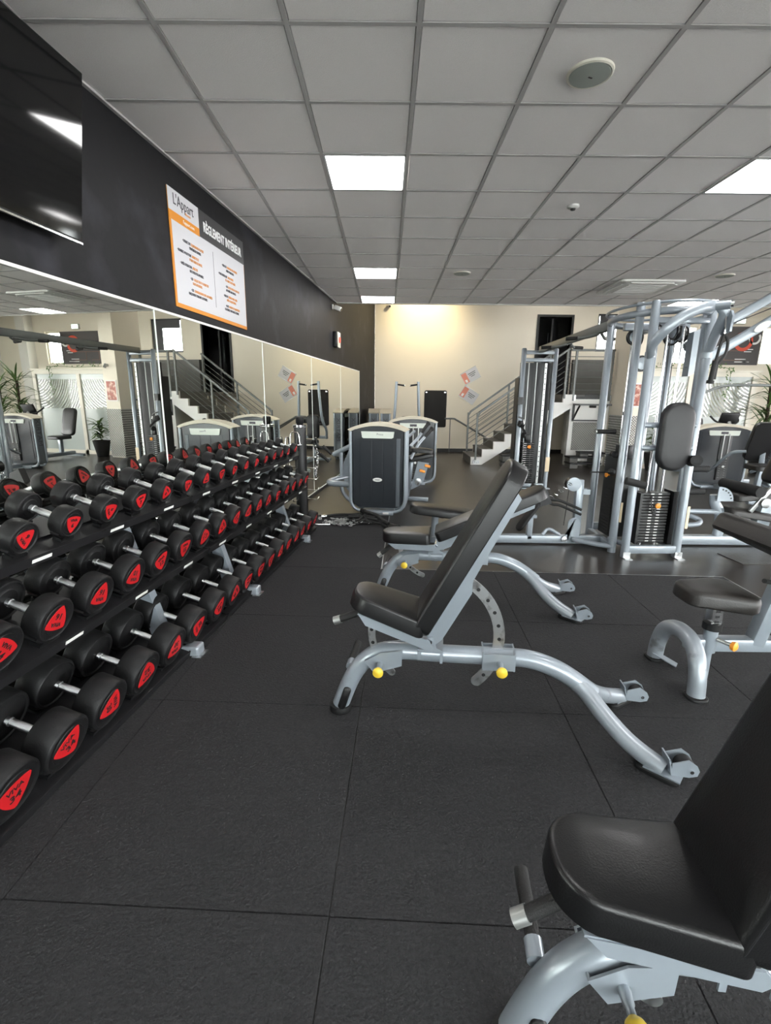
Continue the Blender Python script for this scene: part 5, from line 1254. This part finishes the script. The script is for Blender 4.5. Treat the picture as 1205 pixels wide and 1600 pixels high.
def d_handle(lb, p, rz):
    t = thing('stirrup_handle', lb, 'cable handle', p, rz, 'cable attachments on the stand')
    b = BM(); tube(b, cr([(-.06, 0, -.15), (-.045, 0, -.02), (0, 0, .0), (.045, 0, -.02), (.06, 0, -.15)], 5), .007, 8); obj('bail', b, 'chrome', t)
    b = BM(); cyl(b, (-.085, 0, -.155), (.085, 0, -.155), .014, 10); obj('bar', b, 'chrome', t)
d_handle('chrome stirrup handle hung near the top of the accessory stand', at_stand(-.04, -.16, 1.09), .1)
d_handle('chrome stirrup handle hung at the left of the accessory stand', at_stand(-.17, .02, 1.02), 1.4)
def strap(lb, p, h):
    t = thing('strap_handle', lb, 'cable handle', p, 0, 'cable attachments on the stand')
    b = BM(); tube(b, cr([(0, 0, 0), (.03, 0, -.10), (.10, -.01, -h), (.16, -.02, -h-.03)], 5), .014, 8); obj('strap', b, 'rubber_grip', t)
    b = BM(); cyl(b, (.09, -.01, -h+.03), (.20, -.03, -h-.07), .018, 10); obj('grip', b, 'rubber_black', t)
    b = BM(); tube(b, ellipse(0, 0, .012, .02, .0), .004, 6, closed=True); obj('snap_ring', b, 'chrome', t)
strap('long black strap handle hung right of the accessory stand', at_stand(.16, -.02, .99), .20)
strap('short black strap handle hung right of the accessory stand', at_stand(.20, -.06, 1.02), .13)
def linkchain(lb, P, n, name='hook_chain'):
    t = thing(name, lb, 'chain', P[0], 0, 'cable attachments on the stand')
    path = cr([V3(p)-V3(P[0]) for p in P], max(1, n//(len(P)-1))); b = BM()
    for k, p in enumerate(path):
        e = .016; pts = [(p.x+math.cos(2*PI*q/8)*e*(1 if k % 2 else .4), p.y+math.cos(2*PI*q/8)*e*(.4 if k % 2 else 1), p.z+math.sin(2*PI*q/8)*e*1.2) for q in range(8)]
        tube(b, pts, .004, 5, closed=True)
    o = obj('links', b, 'chrome', t); o['kind'] = 'stuff'
linkchain('short chrome chain hanging right of the accessory stand', [at_stand(.21, -.05, .86), at_stand(.215, -.05, .76), at_stand(.21, -.05, .70)], 8)
linkchain('short chrome hook chain low right of the accessory stand', [at_stand(.20, -.06, .66), at_stand(.19, -.06, .60), at_stand(.195, -.06, .55)], 6)
# heap on the mat
hz = MT
t = thing('chain_heap', 'loose heap of chrome chain on the mat past the rack', 'chain', (-.50, 5.68, hz))
b = BM(); rnd = random.Random(12)
for k in range(150):
    p = Vector((rnd.gauss(0, .12), rnd.gauss(0, .07), .012+abs(rnd.gauss(0, .022)))); a = rnd.uniform(0, PI); ti = rnd.uniform(-.8, .8)
    ux = Vector((math.cos(a), math.sin(a), 0)); uy = Vector((-math.sin(a)*math.cos(ti), math.cos(a)*math.cos(ti), math.sin(ti)))
    tube(b, [p+ux*(math.cos(2*PI*q/8)*.020)+uy*(math.sin(2*PI*q/8)*.011) for q in range(8)], .0042, 5, closed=True)
zmin = min(v.co.z for v in b.verts); bmesh.ops.translate(b, vec=(0, 0, -zmin), verts=b.verts)
o = obj('links', b, 'alu', t); o['kind'] = 'stuff'
def bar_attach(lb, pts, r, ends, m='rubber_grip', name='curl_bar'):
    P0 = V3(pts[0]); t = thing(name, lb, 'cable bar', P0, 0, 'attachments on the mat')
    path = cr([V3(p)-P0 for p in pts], 5); b = BM(); tube(b, path, r, 10); obj('bar', b, m, t)
    for i_, j_ in ((0, 1), (-1, -2)):
        d = (path[i_]-path[j_]).normalized(); b = BM(); cyl(b, path[i_]-d*.05, path[i_]+d*.012, r*1.35, 12); obj('end_cap', b, ends, t)
    return t
bar_attach('black curl bar with chrome middle lying behind the chain heap', [(-.80, 5.92, hz+.03), (-.62, 5.97, hz+.045), (-.45, 5.96, hz+.05), (-.28, 5.95, hz+.06), (-.10, 5.90, hz+.05)], .016, 'chrome')
bar_attach('black strap bar sloping down right of the chain heap', [(-.30, 5.85, hz+.13), (-.12, 5.74, hz+.10), (.02, 5.60, hz+.03)], .020, 'rubber_black')
bar_attach('thin chrome bar lying left of the chain heap', [(-.92, 5.58, hz+.014), (-.80, 5.59, hz+.014), (-.68, 5.60, hz+.014)], .012, 'chrome', 'chrome', 'straight_bar')
t = thing('black_rope', 'tangled black nylon rope and straps on the mat', 'rope', (-.28, 5.72, hz), 0)
for k in range(7):
    rnd = random.Random(30+k); b = BM(); tube(b, cr([(rnd.uniform(-.22, .22), rnd.uniform(-.10, .16), .015+rnd.uniform(0, .07)) for q in range(6)], 5), .014, 8)
    zmin = min(v.co.z for v in b.verts); bmesh.ops.translate(b, vec=(0, 0, max(0, -zmin)), verts=b.verts); obj('rope_loop', b, 'rubber_grip', t)
t = thing('stirrup_handle', 'chrome stirrup handle lying on the mat right of the rope', 'cable handle', (.02, 5.56, hz), 0)
b = BM(); tube(b, cr([(-.05, .05, .02), (.02, .08, .02), (.12, .02, .02), (.16, -.08, .012), (.10, -.10, .012)], 5), .008, 8); obj('bail', b, 'chrome', t)
b = BM(); cyl(b, (-.06, .03, .018), (.0, -.10, .018), .017, 10); obj('grip', b, 'rubber_black', t)
